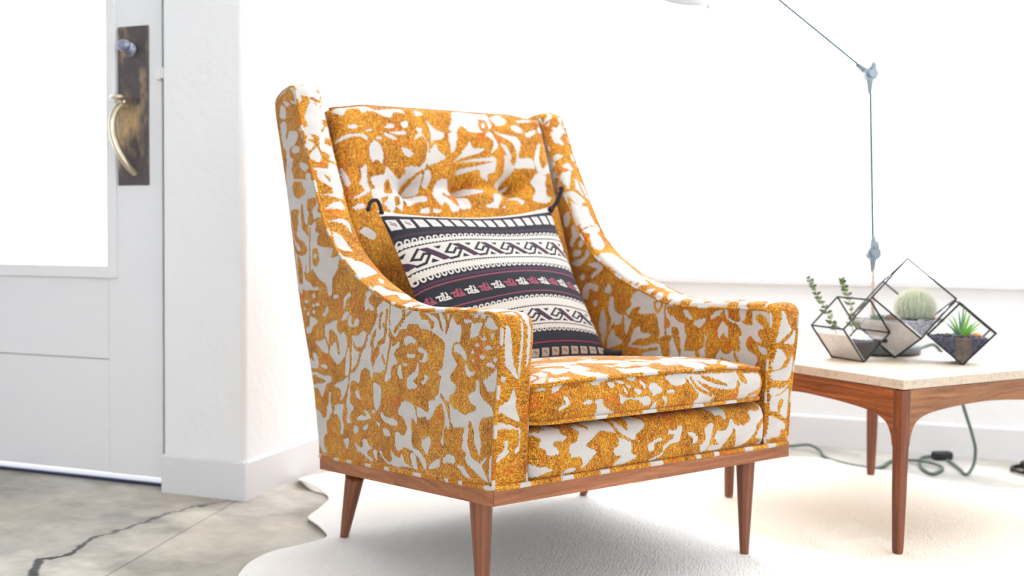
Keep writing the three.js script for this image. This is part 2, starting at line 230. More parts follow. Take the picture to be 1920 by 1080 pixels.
PRINT.K=({W,O,L})=>{
W(-293,955,-250,964,-212,968,-200,961,-184,960,-144,967,-119,967,-116,957,-132,958,-144,957,-155,943,-173,944,-196,954,-212,955,-226,949,-237,960,-264,955,-275,939,-292,943);
W(-88,967,-74,968,-64,959,-85,954);W(-269,913,-255,919,-243,914,-252,907,-265,908);W(-132,932,-114,937,-114,923,-129,919);W(-179,915,-163,927,-150,923,-157,915);
W(-164,906,-125,910,-127,902,-155,900,-167,904);W(-184,902,-171,901,-151,892,-157,887,-178,893);W(-298,881,-278,892,-248,897,-226,892,-230,881,-245,890,-274,885,-293,877);
W(-229,906,-212,910,-213,904,-227,903);W(-205,891,-189,892,-190,886,-203,886);W(-222,872,-209,883,-197,874,-191,850,-198,829,-209,839,-223,833,-227,857);
W(-252,816,-238,827,-238,810,-240,786,-236,767,-262,752,-280,746,-282,748,-263,759,-251,769,-261,782,-252,802);W(-296,819,-283,786,-291,774,-299,800);W(-286,727,-275,735,-259,737,-259,726,-284,722);
W(-230,798,-193,810,-185,825,-171,814,-151,805,-132,818,-136,828,-116,832,-96,831,-78,852,-71,886,-82,900,-104,891,-99,901,-83,908,-68,886,-71,857,-87,821,-119,804,-139,786,-152,773,-151,754,-162,724,-176,733,-190,718,-207,737,-232,746,-233,767,-221,777,-229,786);
O(-188,798,-176,789,-174,770,-199,766);O(-210,751,-190,757,-207,739,-210,737);O(-174,757,-160,760,-164,741,-176,736);W(-144,870,-125,869,-111,857,-126,849,-138,861);L(7.6,-146,776,-122,802,-90,821);
W(-131,781,-110,805,-91,816,-99,778,-114,770);W(-143,764,-112,767,-88,764,-91,751,-119,747,-132,740,-145,739);W(-95,920,-78,921,-84,905);
W(-59,943,-50,931,-35,919,-18,915,-25,899,-49,892,-59,886,-57,912);W(-45,887,-43,870,-23,855,-43,844,-76,834,-66,868);W(-84,821,-72,824,-67,809,-80,786,-91,791);
W(-65,779,-48,803,-24,809,-13,795,-14,774,-30,768,-39,778,-42,768,-19,754,-25,739,-43,750,-53,740,-69,762);W(-1,930,27,954,19,918,3,920);W(-7,914,15,908,5,873,-4,872,-2,898);
W(-111,731,-89,734,-91,721,-114,721);W(-78,732,-58,730,-63,722,-80,722);W(28,978,92,978,124,979,129,963,128,943,89,924,55,924,46,934,37,936,16,921,1,922,13,950);
L(7.7,97,957,112,956,114,940,97,933,94,943,101,955);W(148,975,163,982,183,962,148,948,131,971);W(-4,914,20,913,1,870,-7,872);W(104,920,121,929,134,903,134,890,111,875,124,902);
W(37,883,52,897,58,882,92,884,77,872,47,863,19,855,-4,844,14,860);W(14,847,65,858,103,863,119,867,125,854,117,832,96,823,93,810,73,817,68,832,11,821,14,832,60,840,113,853,63,850);
W(4,788,29,794,78,786,67,778,28,776);W(-36,806,-19,804,-14,787,-26,774,-42,778);W(-44,768,-19,751,-4,739,-10,729,-30,728,-34,748,-48,753);W(3,770,23,771,32,756,28,738,-2,737);
W(74,745,99,758,103,774,116,780,129,770,112,748,104,740,76,739);W(133,938,143,928,199,922,208,903,196,869,235,869,242,845,218,844,180,844,190,872,182,904,159,916,139,925);
W(152,872,170,857,179,841,153,816,141,802,137,776,130,796,119,804,148,832);W(143,901,163,894,173,868,164,859,154,883);W(190,949,208,956,228,943,215,934,197,938);W(232,935,266,949,270,941,239,925);
W(215,970,263,977,258,970,220,964);W(281,956,300,963,303,949,281,942);W(265,907,276,911,262,874,263,852,272,847,297,876,303,899,310,877,304,840,282,836,271,830,249,837,244,867);
W(223,811,249,834,273,825,267,805,266,776,278,771,261,757,220,763,234,793);W(157,805,171,809,169,801,154,795);W(151,768,175,774,193,759,181,751,172,764);W(120,744,130,746,128,739);
W(319,996,341,1001,341,990,322,982);
};
PRINT.SL=({W})=>{
W(-332,1274,-308,1264,-305,1243,-314,1210,-335,1201,-347,1224,-347,1243);
W(-320,1196,-305,1201,-317,1157,-299,1157,-305,1148,-329,1153);
W(-353,1104,-305,1099,-308,1084,-329,1084);
W(-323,1070,-308,1084,-299,1055,-317,1040,-323,1050);
W(-317,1070,-293,1074,-299,1031,-305,1026,-353,1036,-323,1040);
W(-350,1001,-311,1021,-302,1001,-326,997);
W(-350,965,-314,972,-302,962,-308,931,-317,955);
W(-350,931,-335,920,-329,876,-329,866,-350,876,-356,893);
W(-359,851,-341,841,-341,827,-359,837);
W(-362,832,-326,821,-308,780,-341,757,-356,763,-362,792);
W(-353,704,-338,709,-329,675,-293,661,-311,646,-329,651,-359,661);
W(-323,747,-314,741,-326,715,-329,725);
W(-326,656,-305,646,-320,617,-335,624);
W(-308,610,-293,610,-293,528,-293,446,-293,440,-293,545,-320,570);
W(-293,469,-293,410,-293,399,-293,457);
W(-296,353,-293,338,-302,303,-302,286,-305,265,-314,273,-317,295);
};
PRINT.SR=({W})=>{
W(296,1050,314,1036,329,1026,293,993,293,1021);
W(326,1013,341,1001,341,980,323,984);
W(314,955,335,942,332,905,308,886,296,905);
W(293,945,293,901,293,876,293,897);
W(293,871,335,861,341,792,320,720,293,741,293,815);
W(311,1326,320,1311,299,1295);
W(302,1264,320,1255,332,1224,305,1233);
W(296,1196,320,1191,293,1177);
W(293,1133,326,1143,302,1089,293,1114);
W(341,741,362,725,362,638,362,516,362,410,362,410,362,516,362,631,323,675);
};

function spline(ctx, pts, closed) {
  const n = pts.length, at = (k) => (closed ? pts[(k + n) % n] : pts[clamp(k, 0, n - 1)]);
  ctx.beginPath(); ctx.moveTo(pts[0][0], pts[0][1]);
  for (let k = 0; k < (closed ? n : n - 1); k++) {
    const a = at(k - 1), b = at(k), c = at(k + 1), d = at(k + 2), t = 0.14;
    ctx.bezierCurveTo(b[0] + (c[0] - a[0]) * t, b[1] + (c[1] - a[1]) * t, c[0] - (d[0] - b[0]) * t, c[1] - (d[1] - b[1]) * t, c[0], c[1]);
  }
  if (closed) ctx.closePath();
}
function scatter(api, u0, v0, u1, v1, sd, size = 1) {         // flower, leaf and stem shapes where the photograph shows no detail (millimetres)
  seed = sd; const { W, O, L } = api, n = Math.round((u1 - u0) * (v1 - v0) / (900 * size * size));
  for (let k = 0; k < n; k++) {
    const x = rr(u0, u1), y = rr(v0, v1), r = rr(9, 24) * size, a0 = rr(0, 6.28), e = rr(0.45, 1), p = [], m = 9;
    for (let i = 0; i < m; i++) { const a = (i / m) * 6.283, q = r * rr(0.6, 1.3), X = Math.cos(a) * q, Y = Math.sin(a) * q * e; p.push(x + X * Math.cos(a0) - Y * Math.sin(a0), y + X * Math.sin(a0) + Y * Math.cos(a0)); }
    W(...p);
    if (rnd() < 0.5) { const b = rr(0, 6.28), d = r * 0.8; L(rr(3, 7), x - d * Math.cos(b), y - d * Math.sin(b), x + rr(-4, 4), y + rr(-4, 4), x + d * Math.cos(b), y + d * Math.sin(b)); }
  }
}
function clothTex(u0, v0, w, h, res, paint, horizontal = false) {
  const W = Math.round(w * res), H = Math.round(h * res), cv = document.createElement('canvas'); cv.width = W; cv.height = H;
  const ctx = cv.getContext('2d'); ctx.fillStyle = '#fff'; ctx.fillRect(0, 0, W, H);
  const k = res / 1000, pts = (a) => { const p = []; for (let i = 0; i < a.length; i += 2) p.push([(a[i] - u0 * 1000) * k, (a[i + 1] - v0 * 1000) * k]); return p; };
  const fill = (c) => (...a) => { spline(ctx, pts(a), true); ctx.fillStyle = c; ctx.fill(); };
  const api = { W: fill('#000'), O: fill('#fff'), L: (m, ...a) => { spline(ctx, pts(a), false); ctx.strokeStyle = '#fff'; ctx.lineWidth = m * k; ctx.lineCap = ctx.lineJoin = 'round'; ctx.stroke(); } };
  paint(api);
  const px = ctx.getImageData(0, 0, W, H).data, mask = (x, y) => px[(clamp(y, 0, H - 1) * W + clamp(x, 0, W - 1)) * 4] / 255;
  const col = new Uint8Array(W * H * 4), hgt = new Uint8Array(W * H * 4), j0 = 0.0011 * res, out = [0, 0, 0];
  const lin = [0.835, 0.81, 0.785], cols = [[0.56, 0.325, 0.025], [0.85, 0.535, 0.075], [0.97, 0.70, 0.17], [0.90, 0.42, 0.08]];
  for (let j = 0; j < H; j++) for (let i = 0; i < W; i++) {
    const u = u0 + i / res, v = v0 + j / res, wob = 0.0016 * (vnoise(u * 160, v * 160) - 0.5), a = (horizontal ? v : u) + wob, b = (horizontal ? u : v) + 0.003 * (vnoise(u * 90 + 7, v * 90) - 0.5);
    const wa = 0.0021, ca = Math.floor(a / wa), len = 0.0032 + 0.0058 * hash(ca, 977), cb = Math.floor(b / len + hash(ca, 3)), hy = hash(ca, cb), hz = hash(ca + 71, cb + 13);
    const m = mask(Math.round(i + (hy - 0.5) * 2.6 * j0), Math.round(j + (hz - 0.5) * 2.6 * j0)) > 0.5 ? 1 : 0;
    const fine = hash(i, j), fa = a / wa - ca, round = 1 - Math.pow(Math.abs(2 * fa - 1), 2);
    let hh;
    if (m) {
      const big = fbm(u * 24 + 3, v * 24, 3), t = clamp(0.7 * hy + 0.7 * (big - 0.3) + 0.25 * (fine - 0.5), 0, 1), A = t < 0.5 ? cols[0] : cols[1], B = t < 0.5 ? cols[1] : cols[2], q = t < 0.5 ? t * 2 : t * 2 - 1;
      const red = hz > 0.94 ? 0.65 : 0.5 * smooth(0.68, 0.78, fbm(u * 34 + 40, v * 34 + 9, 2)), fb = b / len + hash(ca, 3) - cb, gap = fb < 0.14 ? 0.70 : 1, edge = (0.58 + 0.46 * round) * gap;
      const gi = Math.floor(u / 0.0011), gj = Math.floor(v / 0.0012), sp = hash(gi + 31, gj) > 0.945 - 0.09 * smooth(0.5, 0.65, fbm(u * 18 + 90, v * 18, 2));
      for (let c = 0; c < 3; c++) { const o = lerp(lerp(A[c], B[c], q), cols[3][c], red); out[c] = sp ? lerp(o, [0.98, 0.86, 0.52][c], 0.6) : o * edge * (0.90 + 0.2 * fine); }  // rounded yarn shading, dark gaps and sparkles are painted into the colour
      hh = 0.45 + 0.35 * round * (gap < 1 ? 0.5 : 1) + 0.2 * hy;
    } else {
      const wv = 0.5 + 0.25 * Math.sin(u * 6283 / 1.5) + 0.25 * Math.sin(v * 6283 / 1.5), g = 0.90 + 0.07 * wv + 0.07 * (fine - 0.5) + 0.06 * (fbm(u * 30, v * 90, 2) - 0.5);
      for (let c = 0; c < 3; c++) out[c] = lin[c] * g;
      hh = 0.12 + 0.14 * wv + 0.06 * fine;
    }
    const o = (j * W + i) * 4;
    for (let c = 0; c < 3; c++) { col[o + c] = clamp(out[c], 0, 1) * 255; hgt[o + c] = clamp(hh, 0, 1) * 255; }
    col[o + 3] = hgt[o + 3] = 255;
  }
  const mk = (d, srgb) => { const t = new THREE.DataTexture(d, W, H); t.magFilter = t.minFilter = THREE.LinearFilter; t.wrapS = t.wrapT = THREE.RepeatWrapping; if (srgb) t.colorSpace = THREE.SRGBColorSpace; t.needsUpdate = true; return t; };
  const mat = new THREE.MeshPhysicalMaterial({ map: mk(col, true), bumpMap: mk(hgt, false), bumpScale: 0.0022, roughness: 0.95, sheen: 0.35, sheenRoughness: 0.55, sheenColor: new THREE.Color(1, 0.97, 0.92) });
  mat.userData.frame = [u0, v0, w, h];
  return mat;
}
const frameUV = (mat, u, v) => { const [u0, v0, w, h] = mat.userData.frame; return [(u - u0) / w, (v - v0) / h]; };
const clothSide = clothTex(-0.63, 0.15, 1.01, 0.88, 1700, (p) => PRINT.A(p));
const clothInner = clothTex(-0.63, 0.15, 1.01, 0.88, 1300, (p) => { scatter(p, -640, 760, 400, 1040, 11); scatter(p, -200, 390, 300, 500, 12); p.O(-330, 330, -330, 760, 120, 600, 390, 560, 390, 330); PRINT.B(p); });
const strip = (sd, x0) => clothTex(x0, 0, 0.085, 1.5, 1300, (p) => {
  scatter(p, x0 * 1000 - 10, x0 < 0 ? 1080 : 950, x0 * 1000 + 95, 1500, sd, 1.45); if (x0 > 0) scatter(p, x0 * 1000 - 10, 560, x0 * 1000 + 95, 760, sd + 3, 1.5);
  { const a = x0 * 1000; p.W(a - 5, 315, a + 90, 305, a + 92, 420, a + 88, 540, a + 60, 600, a - 5, 570, a - 8, 430); scatter({ W: p.O, O: p.W, L: () => {} }, a + 5, 320, a + 80, 560, sd + 6, 1.15); if (x0 < 0) PRINT.SL(p); } if (x0 > 0) PRINT.SR(p);  // white patch on the arm top paints strong top light into the cloth
  PRINT.AF({ W: (...a) => p.W(...a.map((q, i) => (i % 2 ? q - 252 : q))), O: (...a) => p.O(...a.map((q, i) => (i % 2 ? q - 252 : q))), L: (m, ...a) => p.L(m, ...a.map((q, i) => (i % 2 ? q - 252 : q))) });
}, true);
const clothStripL = strip(5, -0.365), clothStripR = strip(9, 0.28);
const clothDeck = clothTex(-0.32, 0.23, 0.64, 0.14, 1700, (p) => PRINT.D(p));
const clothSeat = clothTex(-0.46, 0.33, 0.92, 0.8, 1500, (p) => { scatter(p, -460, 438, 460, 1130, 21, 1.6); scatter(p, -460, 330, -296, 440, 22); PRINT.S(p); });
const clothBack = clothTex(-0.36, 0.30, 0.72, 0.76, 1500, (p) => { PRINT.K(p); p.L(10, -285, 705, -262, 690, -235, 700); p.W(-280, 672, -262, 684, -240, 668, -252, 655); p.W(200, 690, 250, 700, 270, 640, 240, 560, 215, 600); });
const clothTile = clothTex(0, 0, 0.5, 0.5, 1400, (p) => scatter(p, 0, 0, 500, 500, 41));
const clothPipe = clothTex(0, 0, 0.6, 0.02, 1400, (p) => { seed = 77; for (let x = 0; x < 600;) { const l = rr(8, 26); p.W(x, -5, x + l, -5, x + l + rr(-4, 4), 25, x + rr(-4, 4), 25); x += l + rr(30, 110); } });
clothPipe.bumpScale = 0.0006;
const tileMap = (sx, sy) => { const m = clothTile.clone(); for (const k of ['map', 'bumpMap']) { m[k] = clothTile[k].clone(); m[k].repeat.set(sx, sy); m[k].needsUpdate = true; } m.bumpScale = 0.0006; return m; };
// ------------------------------------------------------------------ the room
const ZB = -3.314, ZD = -2.028, XS = -1.383;         // back wall, door wall, side of the window bay
const ADDED_SKYLIGHT = [-2.2, 2.0, -3.25, -1.6];
const floorW = 7.2, floorH = 7.4;
const crackPts = [[-1.40, -1.36], [-1.454, -1.4275], [-1.508, -1.5015], [-1.479, -1.5487], [-1.50, -1.6164], [-1.5206, -1.6695], [-1.4974, -1.7426], [-1.492, -1.80], [-1.4906, -1.861], [-1.478, -1.92], [-1.45, -1.99], [-1.42, -2.03]];
const segDist = (x, y, a, b) => { const dx = b[0] - a[0], dy = b[1] - a[1], t = clamp(((x - a[0]) * dx + (y - a[1]) * dy) / (dx * dx + dy * dy), 0, 1); return Math.hypot(x - a[0] - t * dx, y - a[1] - t * dy); };
{
  // detailed patch of concrete by the door: x -2.7..-0.7, z -2.4..-1.0; elsewhere the plain mottled screed
  const screed = (x, z, c) => {
    const big = fbm(x * 2.1 + 9, z * 2.1, 5), mid = fbm(x * 7, z * 9 + 30, 4), fine = fbm(x * 55, z * 55, 3), sw = fbm(x * 3 + z * 2, z * 14 - x * 8, 3);
    const t = 0.73 + 0.26 * (big - 0.5) + 0.24 * (mid - 0.5) + 0.08 * (fine - 0.5) + 0.14 * (sw - 0.5), warm = fbm(x * 1.7 + 50, z * 1.7 + 4, 3);
    c[0] = t * (0.985 + 0.05 * (warm - 0.5)); c[1] = t * 0.955; c[2] = t * (0.90 - 0.09 * (warm - 0.5));
  };
  const far = dataTex(1024, 1024, (i, j, c) => screed((i / 1024) * 3, (j / 1024) * 3, c), true);
  const near = dataTex(1800, 1260, (i, j, c) => {
    const x = -2.7 + (i / 1800) * 2, z = -2.4 + (j / 1260) * 1.4; screed(x, z, c);
    const wob = (fbm(x * 40, z * 40, 3) - 0.5) * 0.03; let d = 9;
    for (let k = 0; k < crackPts.length - 1; k++) d = Math.min(d, segDist(x + wob, z + wob * 0.7, crackPts[k], crackPts[k + 1]));
    const wd = 0.0008 + 0.006 * smooth(-1.75, -1.45, z) * fbm(x * 9, z * 9, 2), k1 = (1 - smooth(wd, wd + 0.008, d)) * (0.34 + 0.26 * smooth(-1.8, -1.5, z)), k2 = (1 - smooth(0, 0.06, d)) * 0.08 + 0.14 * smooth(0.5, 0.75, fbm(x * 5 + 3, z * 9, 4));
    const seam = (1 - smooth(0.0012, 0.004, segDist(x + wob * 0.1, z, [-1.30, -1.36], [-1.41, -2.04]))) * 0.20;
    const q = 1 - k1 - k2 - seam * (1 - k1);
    c[0] *= q; c[1] *= q; c[2] *= q * (1 + 0.08 * k1);
  }, true, false);
  const bump = dataTex(512, 512, (i, j, c) => { c[0] = c[1] = c[2] = fbm(i / 40, j / 40, 5); });
  const plane = (x0, z0, x1, z1, su, sv) => grid(1, 1, (u, v) => [lerp(x0, x1, u), 0, lerp(z1, z0, v)], (u, v) => [u * su, (1 - v) * sv]);
  const mNear = std(0xffffff, 0.62, { map: near, bumpMap: bump, bumpScale: 0.002 }), mFar = std(0xffffff, 0.62, { map: far });
  const fl = struct('floor', merge([plane(-3.6, -3.32, -2.7, 3.2, 0.3, 2.17), plane(-0.7, -3.32, 2.8, 3.2, 1.17, 2.17), plane(-2.7, -1.0, -0.7, 3.2, 0.67, 1.4), plane(-2.7, -3.32, -0.7, -2.4, 0.67, 0.307), box(-3.6, -0.2, -3.32, 2.8, -0.002, 3.2)]), mFar);
  struct('floor_patch', plane(-2.7, -2.4, -0.7, -1.0, 1, 1), mNear, fl).userData.label = 'cracked worn concrete by the door';
}
const outW = struct('ground_outside', box(-14, -0.30, -14, 14, -0.21, 14), std(S(200, 200, 198), 0.9));
struct('ceiling', merge([box(-3.75, 3.0, -3.55, 2.9, 3.15, ADDED_SKYLIGHT[2]), box(-3.75, 3.0, ADDED_SKYLIGHT[3], 2.9, 3.15, 3.35), box(-3.75, 3.0, ADDED_SKYLIGHT[2], ADDED_SKYLIGHT[0], 3.15, ADDED_SKYLIGHT[3]), box(ADDED_SKYLIGHT[1], 3.0, ADDED_SKYLIGHT[2], 2.9, 3.15, ADDED_SKYLIGHT[3])]), mFlat);   // with an unseen skylight added over the window bay for top light
struct('added_skylight_pane', box(ADDED_SKYLIGHT[0], 3.05, ADDED_SKYLIGHT[2], ADDED_SKYLIGHT[1], 3.056, ADDED_SKYLIGHT[3]), mGlass);
const holed = (x0, x1, z0, z1, hx0, hx1, hy0, hy1) => merge([box(x0, 0, z0, hx0, 3, z1), box(hx1, 0, z0, x1, 3, z1), box(hx0, 0, z0, hx1, hy0, z1), box(hx0, hy1, z0, hx1, 3, z1)]);
struct('wall_back', planar(merge([box(-1.6, -0.2, ZB - 0.2, 2.8, 0.535, ZB), box(-1.6, 2.85, ZB - 0.2, 2.8, 3, ZB), box(2.4, 0.535, ZB - 0.2, 2.8, 2.85, ZB)])), mWall);
struct('wall_front', planar(holed(-3.6, 2.8, 3.2, 3.35, -1.8, 1.1, 0.9, 2.45)), mFlat);  // unseen wall behind the camera, window opening added for front fill
struct('wall_left', planar(box(-3.75, -0.2, -2.3, -3.6, 3, 3.35)), mFlat);
{
  const g = holed(-3.2, 3.2, 2.8, 2.95, -0.2, 1.6, 1.0, 2.4); g.rotateY(-Math.PI / 2);   // unseen wall on the right, window opening added for fill light
  g.computeBoundingBox(); const b = g.boundingBox; g.translate(2.8 - b.min.x, 0, -3.4 - b.min.z);
  struct('wall_right', planar(g), mFlat);
}
{ // the pier between door and window bay: rounded plaster corner, also the bay's side wall
  const sh = new THREE.Shape(), r = 0.018, x0 = -1.634, x1 = -1.396, z1 = ZD - 0.012, z0 = -3.52;
  sh.moveTo(x0, -z0); sh.lineTo(x0, -z1); sh.lineTo(x1 - r, -z1); sh.absarc(x1 - r, -z1 + r, r, -Math.PI / 2, 0, false); sh.lineTo(x1, -z0); sh.lineTo(x0, -z0);
  const g = new THREE.ExtrudeGeometry(sh, { depth: 3.2, bevelEnabled: false, curveSegments: 10 }); g.rotateX(-Math.PI / 2); g.translate(0, -0.2, 0);
  const pier = struct('wall_pier', planar(g, 1), mWall);
  // baseboards with a sloped top edge
  const bb = (pts, a, b) => { const s = new THREE.Shape(); s.moveTo(0, 0); s.lineTo(0.013, 0); s.lineTo(0.013, 0.094); s.lineTo(0.002, 0.099); s.lineTo(0, 0.099); s.lineTo(0, 0); return s; };
  const ex = (len) => new THREE.ExtrudeGeometry(bb(), { depth: len, bevelEnabled: false });
  const g1 = ex(0.252); g1.rotateY(-Math.PI / 2); g1.translate(XS - 0.001, 0, ZD - 0.013);        // runs along -x, faces +z
  struct('baseboard_pier', planar(g1), mTrim);
  const g2 = ex(1.285); g2.translate(XS - 0.0135, 0, -3.314);                                       // side of the bay, faces +x
  struct('baseboard_side', planar(g2, 2), mTrim);
  const g3 = ex(4.18); g3.rotateY(-Math.PI / 2); g3.translate(2.8, 0, ZB);
  struct('baseboard_back', planar(g3), mTrim);
}
// window in the back wall: sill board, frame far out, one large pane
{
  const w = struct('window_1', box(-1.396, 2.80, ZB - 0.17, 2.40, 2.85, ZB - 0.09, 0.004), mTrim);
  struct('window_sill', box(-1.396, 0.530, ZB - 0.2, 2.45, 0.553, ZB + 0.022, 0.005), mTrim, w);
  struct('window_frame', merge([box(2.36, 0.553, ZB - 0.17, 2.40, 2.82, ZB - 0.09), box(-1.396, 0.553, ZB - 0.17, 2.40, 0.562, ZB - 0.09)]), mTrim, w);
  struct('pane', box(-1.396, 0.56, ZB - 0.131, 2.37, 2.82, ZB - 0.129), mGlass, w);
}
// the door in the wall to the left
{
  const zf = ZD - 0.04, zb = zf - 0.044, xr = -1.663, xl = -2.60, gx1 = -1.836, gx0 = -2.43, gy0 = 0.583, gy1 = 1.95, yb = 0.025, yt = 2.08;
  const d = struct('door_1', box(gx1 + 0.0, yb, zb, xr, yt, zf, 0.002), mDoor);
  d.name = 'door_1'; d.userData.label = 'white glazed door with aged brass handle plate';
  const rail = (n, ...b) => struct(n, box(...b, 0.002), mDoor, d);
  rail('stile', xl, yb, zb, gx0 + 0.0, yt, zf); rail('rail', gx0, gy1, zb, gx1, yt, zf);
  rail('bottom_panel', gx0 + 0.0015, yb, zb, gx1 - 0.0015, 0.3305, zf - 0.0022); rail('middle_panel', gx0 + 0.0015, 0.3325, zb, gx1 - 0.0015, gy0 - 0.004, zf - 0.0012);
  struct('pane', box(gx0, gy0 - 0.01, zf - 0.03, gx1, gy1 + 0.01, zf - 0.026), mGlass, d);
  const bead = (n, ...b) => struct(n, box(...b, 0.004), mDoor, d);
  bead('glazing_bead', gx1 - 0.001, gy0 - 0.034, zf - 0.012, gx1 + 0.031, gy1 + 0.034, zf + 0.009); bead('glazing_bead', gx0 - 0.031, gy0 - 0.034, zf - 0.012, gx0 + 0.001, gy1 + 0.034, zf + 0.009);
  bead('glazing_bead', gx0 + 0.001, gy0 - 0.034, zf - 0.012, gx1 - 0.001, gy0, zf + 0.009); bead('glazing_bead', gx0 + 0.001, gy1, zf - 0.012, gx1 - 0.001, gy1 + 0.034, zf + 0.009);
  // aged brass entry set
  const aged = dataTex(256, 512, (i, j, c) => { const a = fbm(i / 70, j / 70, 4), b = fbm(i / 16 + 9, j / 16, 3), y = j / 512, x = i / 256, wear = smooth(0.42, 1.05, a + 0.42 * Math.exp(-((y - 0.36) ** 2) / 0.03) * smooth(0.95, 0.4, x) + 0.2 * Math.exp(-((y - 0.85) ** 2) / 0.01) * smooth(0.6, 0.1, x)); const t = clamp(wear * 0.95 + 0.35 * (b - 0.5), 0, 1); c[0] = lerp(0.34, 0.78, t); c[1] = lerp(0.31, 0.66, t); c[2] = lerp(0.32, 0.48, t); }, true);
  const mAged = std(0xffffff, 0.42, { map: aged, metalness: 0.45 }), mBrass = std(S(205, 196, 170), 0.28, { metalness: 0.9 }), mSteel = std(S(150, 155, 175), 0.3, { metalness: 0.9 });
  const unit = (g) => { g.computeBoundingBox(); const b = g.boundingBox, p = g.attributes.position, uv = g.attributes.uv; for (let i = 0; i < p.count; i++) uv.setXY(i, (p.getX(i) - b.min.x) / (b.max.x - b.min.x), (p.getY(i) - b.min.y) / (b.max.y - b.min.y)); return g; };
  const plate = struct('handle_plate', unit(box(-1.800, 0.796, zf - 0.001, -1.7025, 1.2105, zf + 0.005, 0.002)), mAged, d); plate.userData.label = 'tall aged brass handle plate';
  const hx = -1.772;
  struct('deadbolt_knob', merge([(() => { const g = lathe([[0, 0], [0.019, 0], [0.019, 0.004], [0.009, 0.007], [0.009, 0.020], [0, 0.022]], 24); g.rotateX(Math.PI / 2); g.translate(hx + 0.014, 1.150, zf + 0.004); return g; })(), (() => { const g = new THREE.SphereGeometry(0.021, 24, 16); g.scale(1.0, 0.72, 0.5); g.translate(hx + 0.014, 1.156, zf + 0.030); return g; })()]), mSteel, plate);
  struct('thumb_latch', merge([box(hx - 0.008, 1.006, zf + 0.003, hx + 0.016, 1.018, zf + 0.03, 0.004), (() => { const g = new THREE.SphereGeometry(0.018, 16, 10); g.scale(1.15, 0.42, 1.0); g.rotateX(0.25); g.translate(hx + 0.002, 1.022, zf + 0.040); return g; })()]), mBrass, plate);
  struct('pull_handle', tube([V(hx + 0.004, 1.004, zf + 0.004), V(hx - 0.004, 1.0, zf + 0.026), V(hx - 0.010, 0.975, zf + 0.040), V(hx - 0.010, 0.935, zf + 0.044), V(hx + 0.002, 0.890, zf + 0.040), V(hx + 0.018, 0.850, zf + 0.026), V(hx + 0.026, 0.826, zf + 0.002)], 0.0095, 40, 10), mBrass, plate);
  struct('latch_keeper', merge([box(xr - 0.012, 1.066, zf - 0.004, xr + 0.004, 1.094, zf + 0.012, 0.003), box(xr + 0.006, 1.068, zf - 0.004, xr + 0.016, 1.096, zf + 0.014, 0.003)]), mFlat, d);
  struct('threshold', box(xl, -0.001, zf - 0.05, -1.634, 0.0095, zf - 0.004, 0.002), std(S(62, 66, 92), 0.4, { metalness: 0.5 }), d);  // dark blue colour paints in the shadow line below the door
  // dark slit between door and pier, jamb behind it, wall round the door
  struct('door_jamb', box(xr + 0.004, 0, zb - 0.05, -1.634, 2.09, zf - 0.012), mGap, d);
  struct('wall_door', planar(merge([box(-3.7, -0.2, ZD - 0.15, -2.61, 3, ZD - 0.012), box(-2.61, 2.09, ZD - 0.15, -1.634, 3, ZD - 0.012)])), mWall);
}
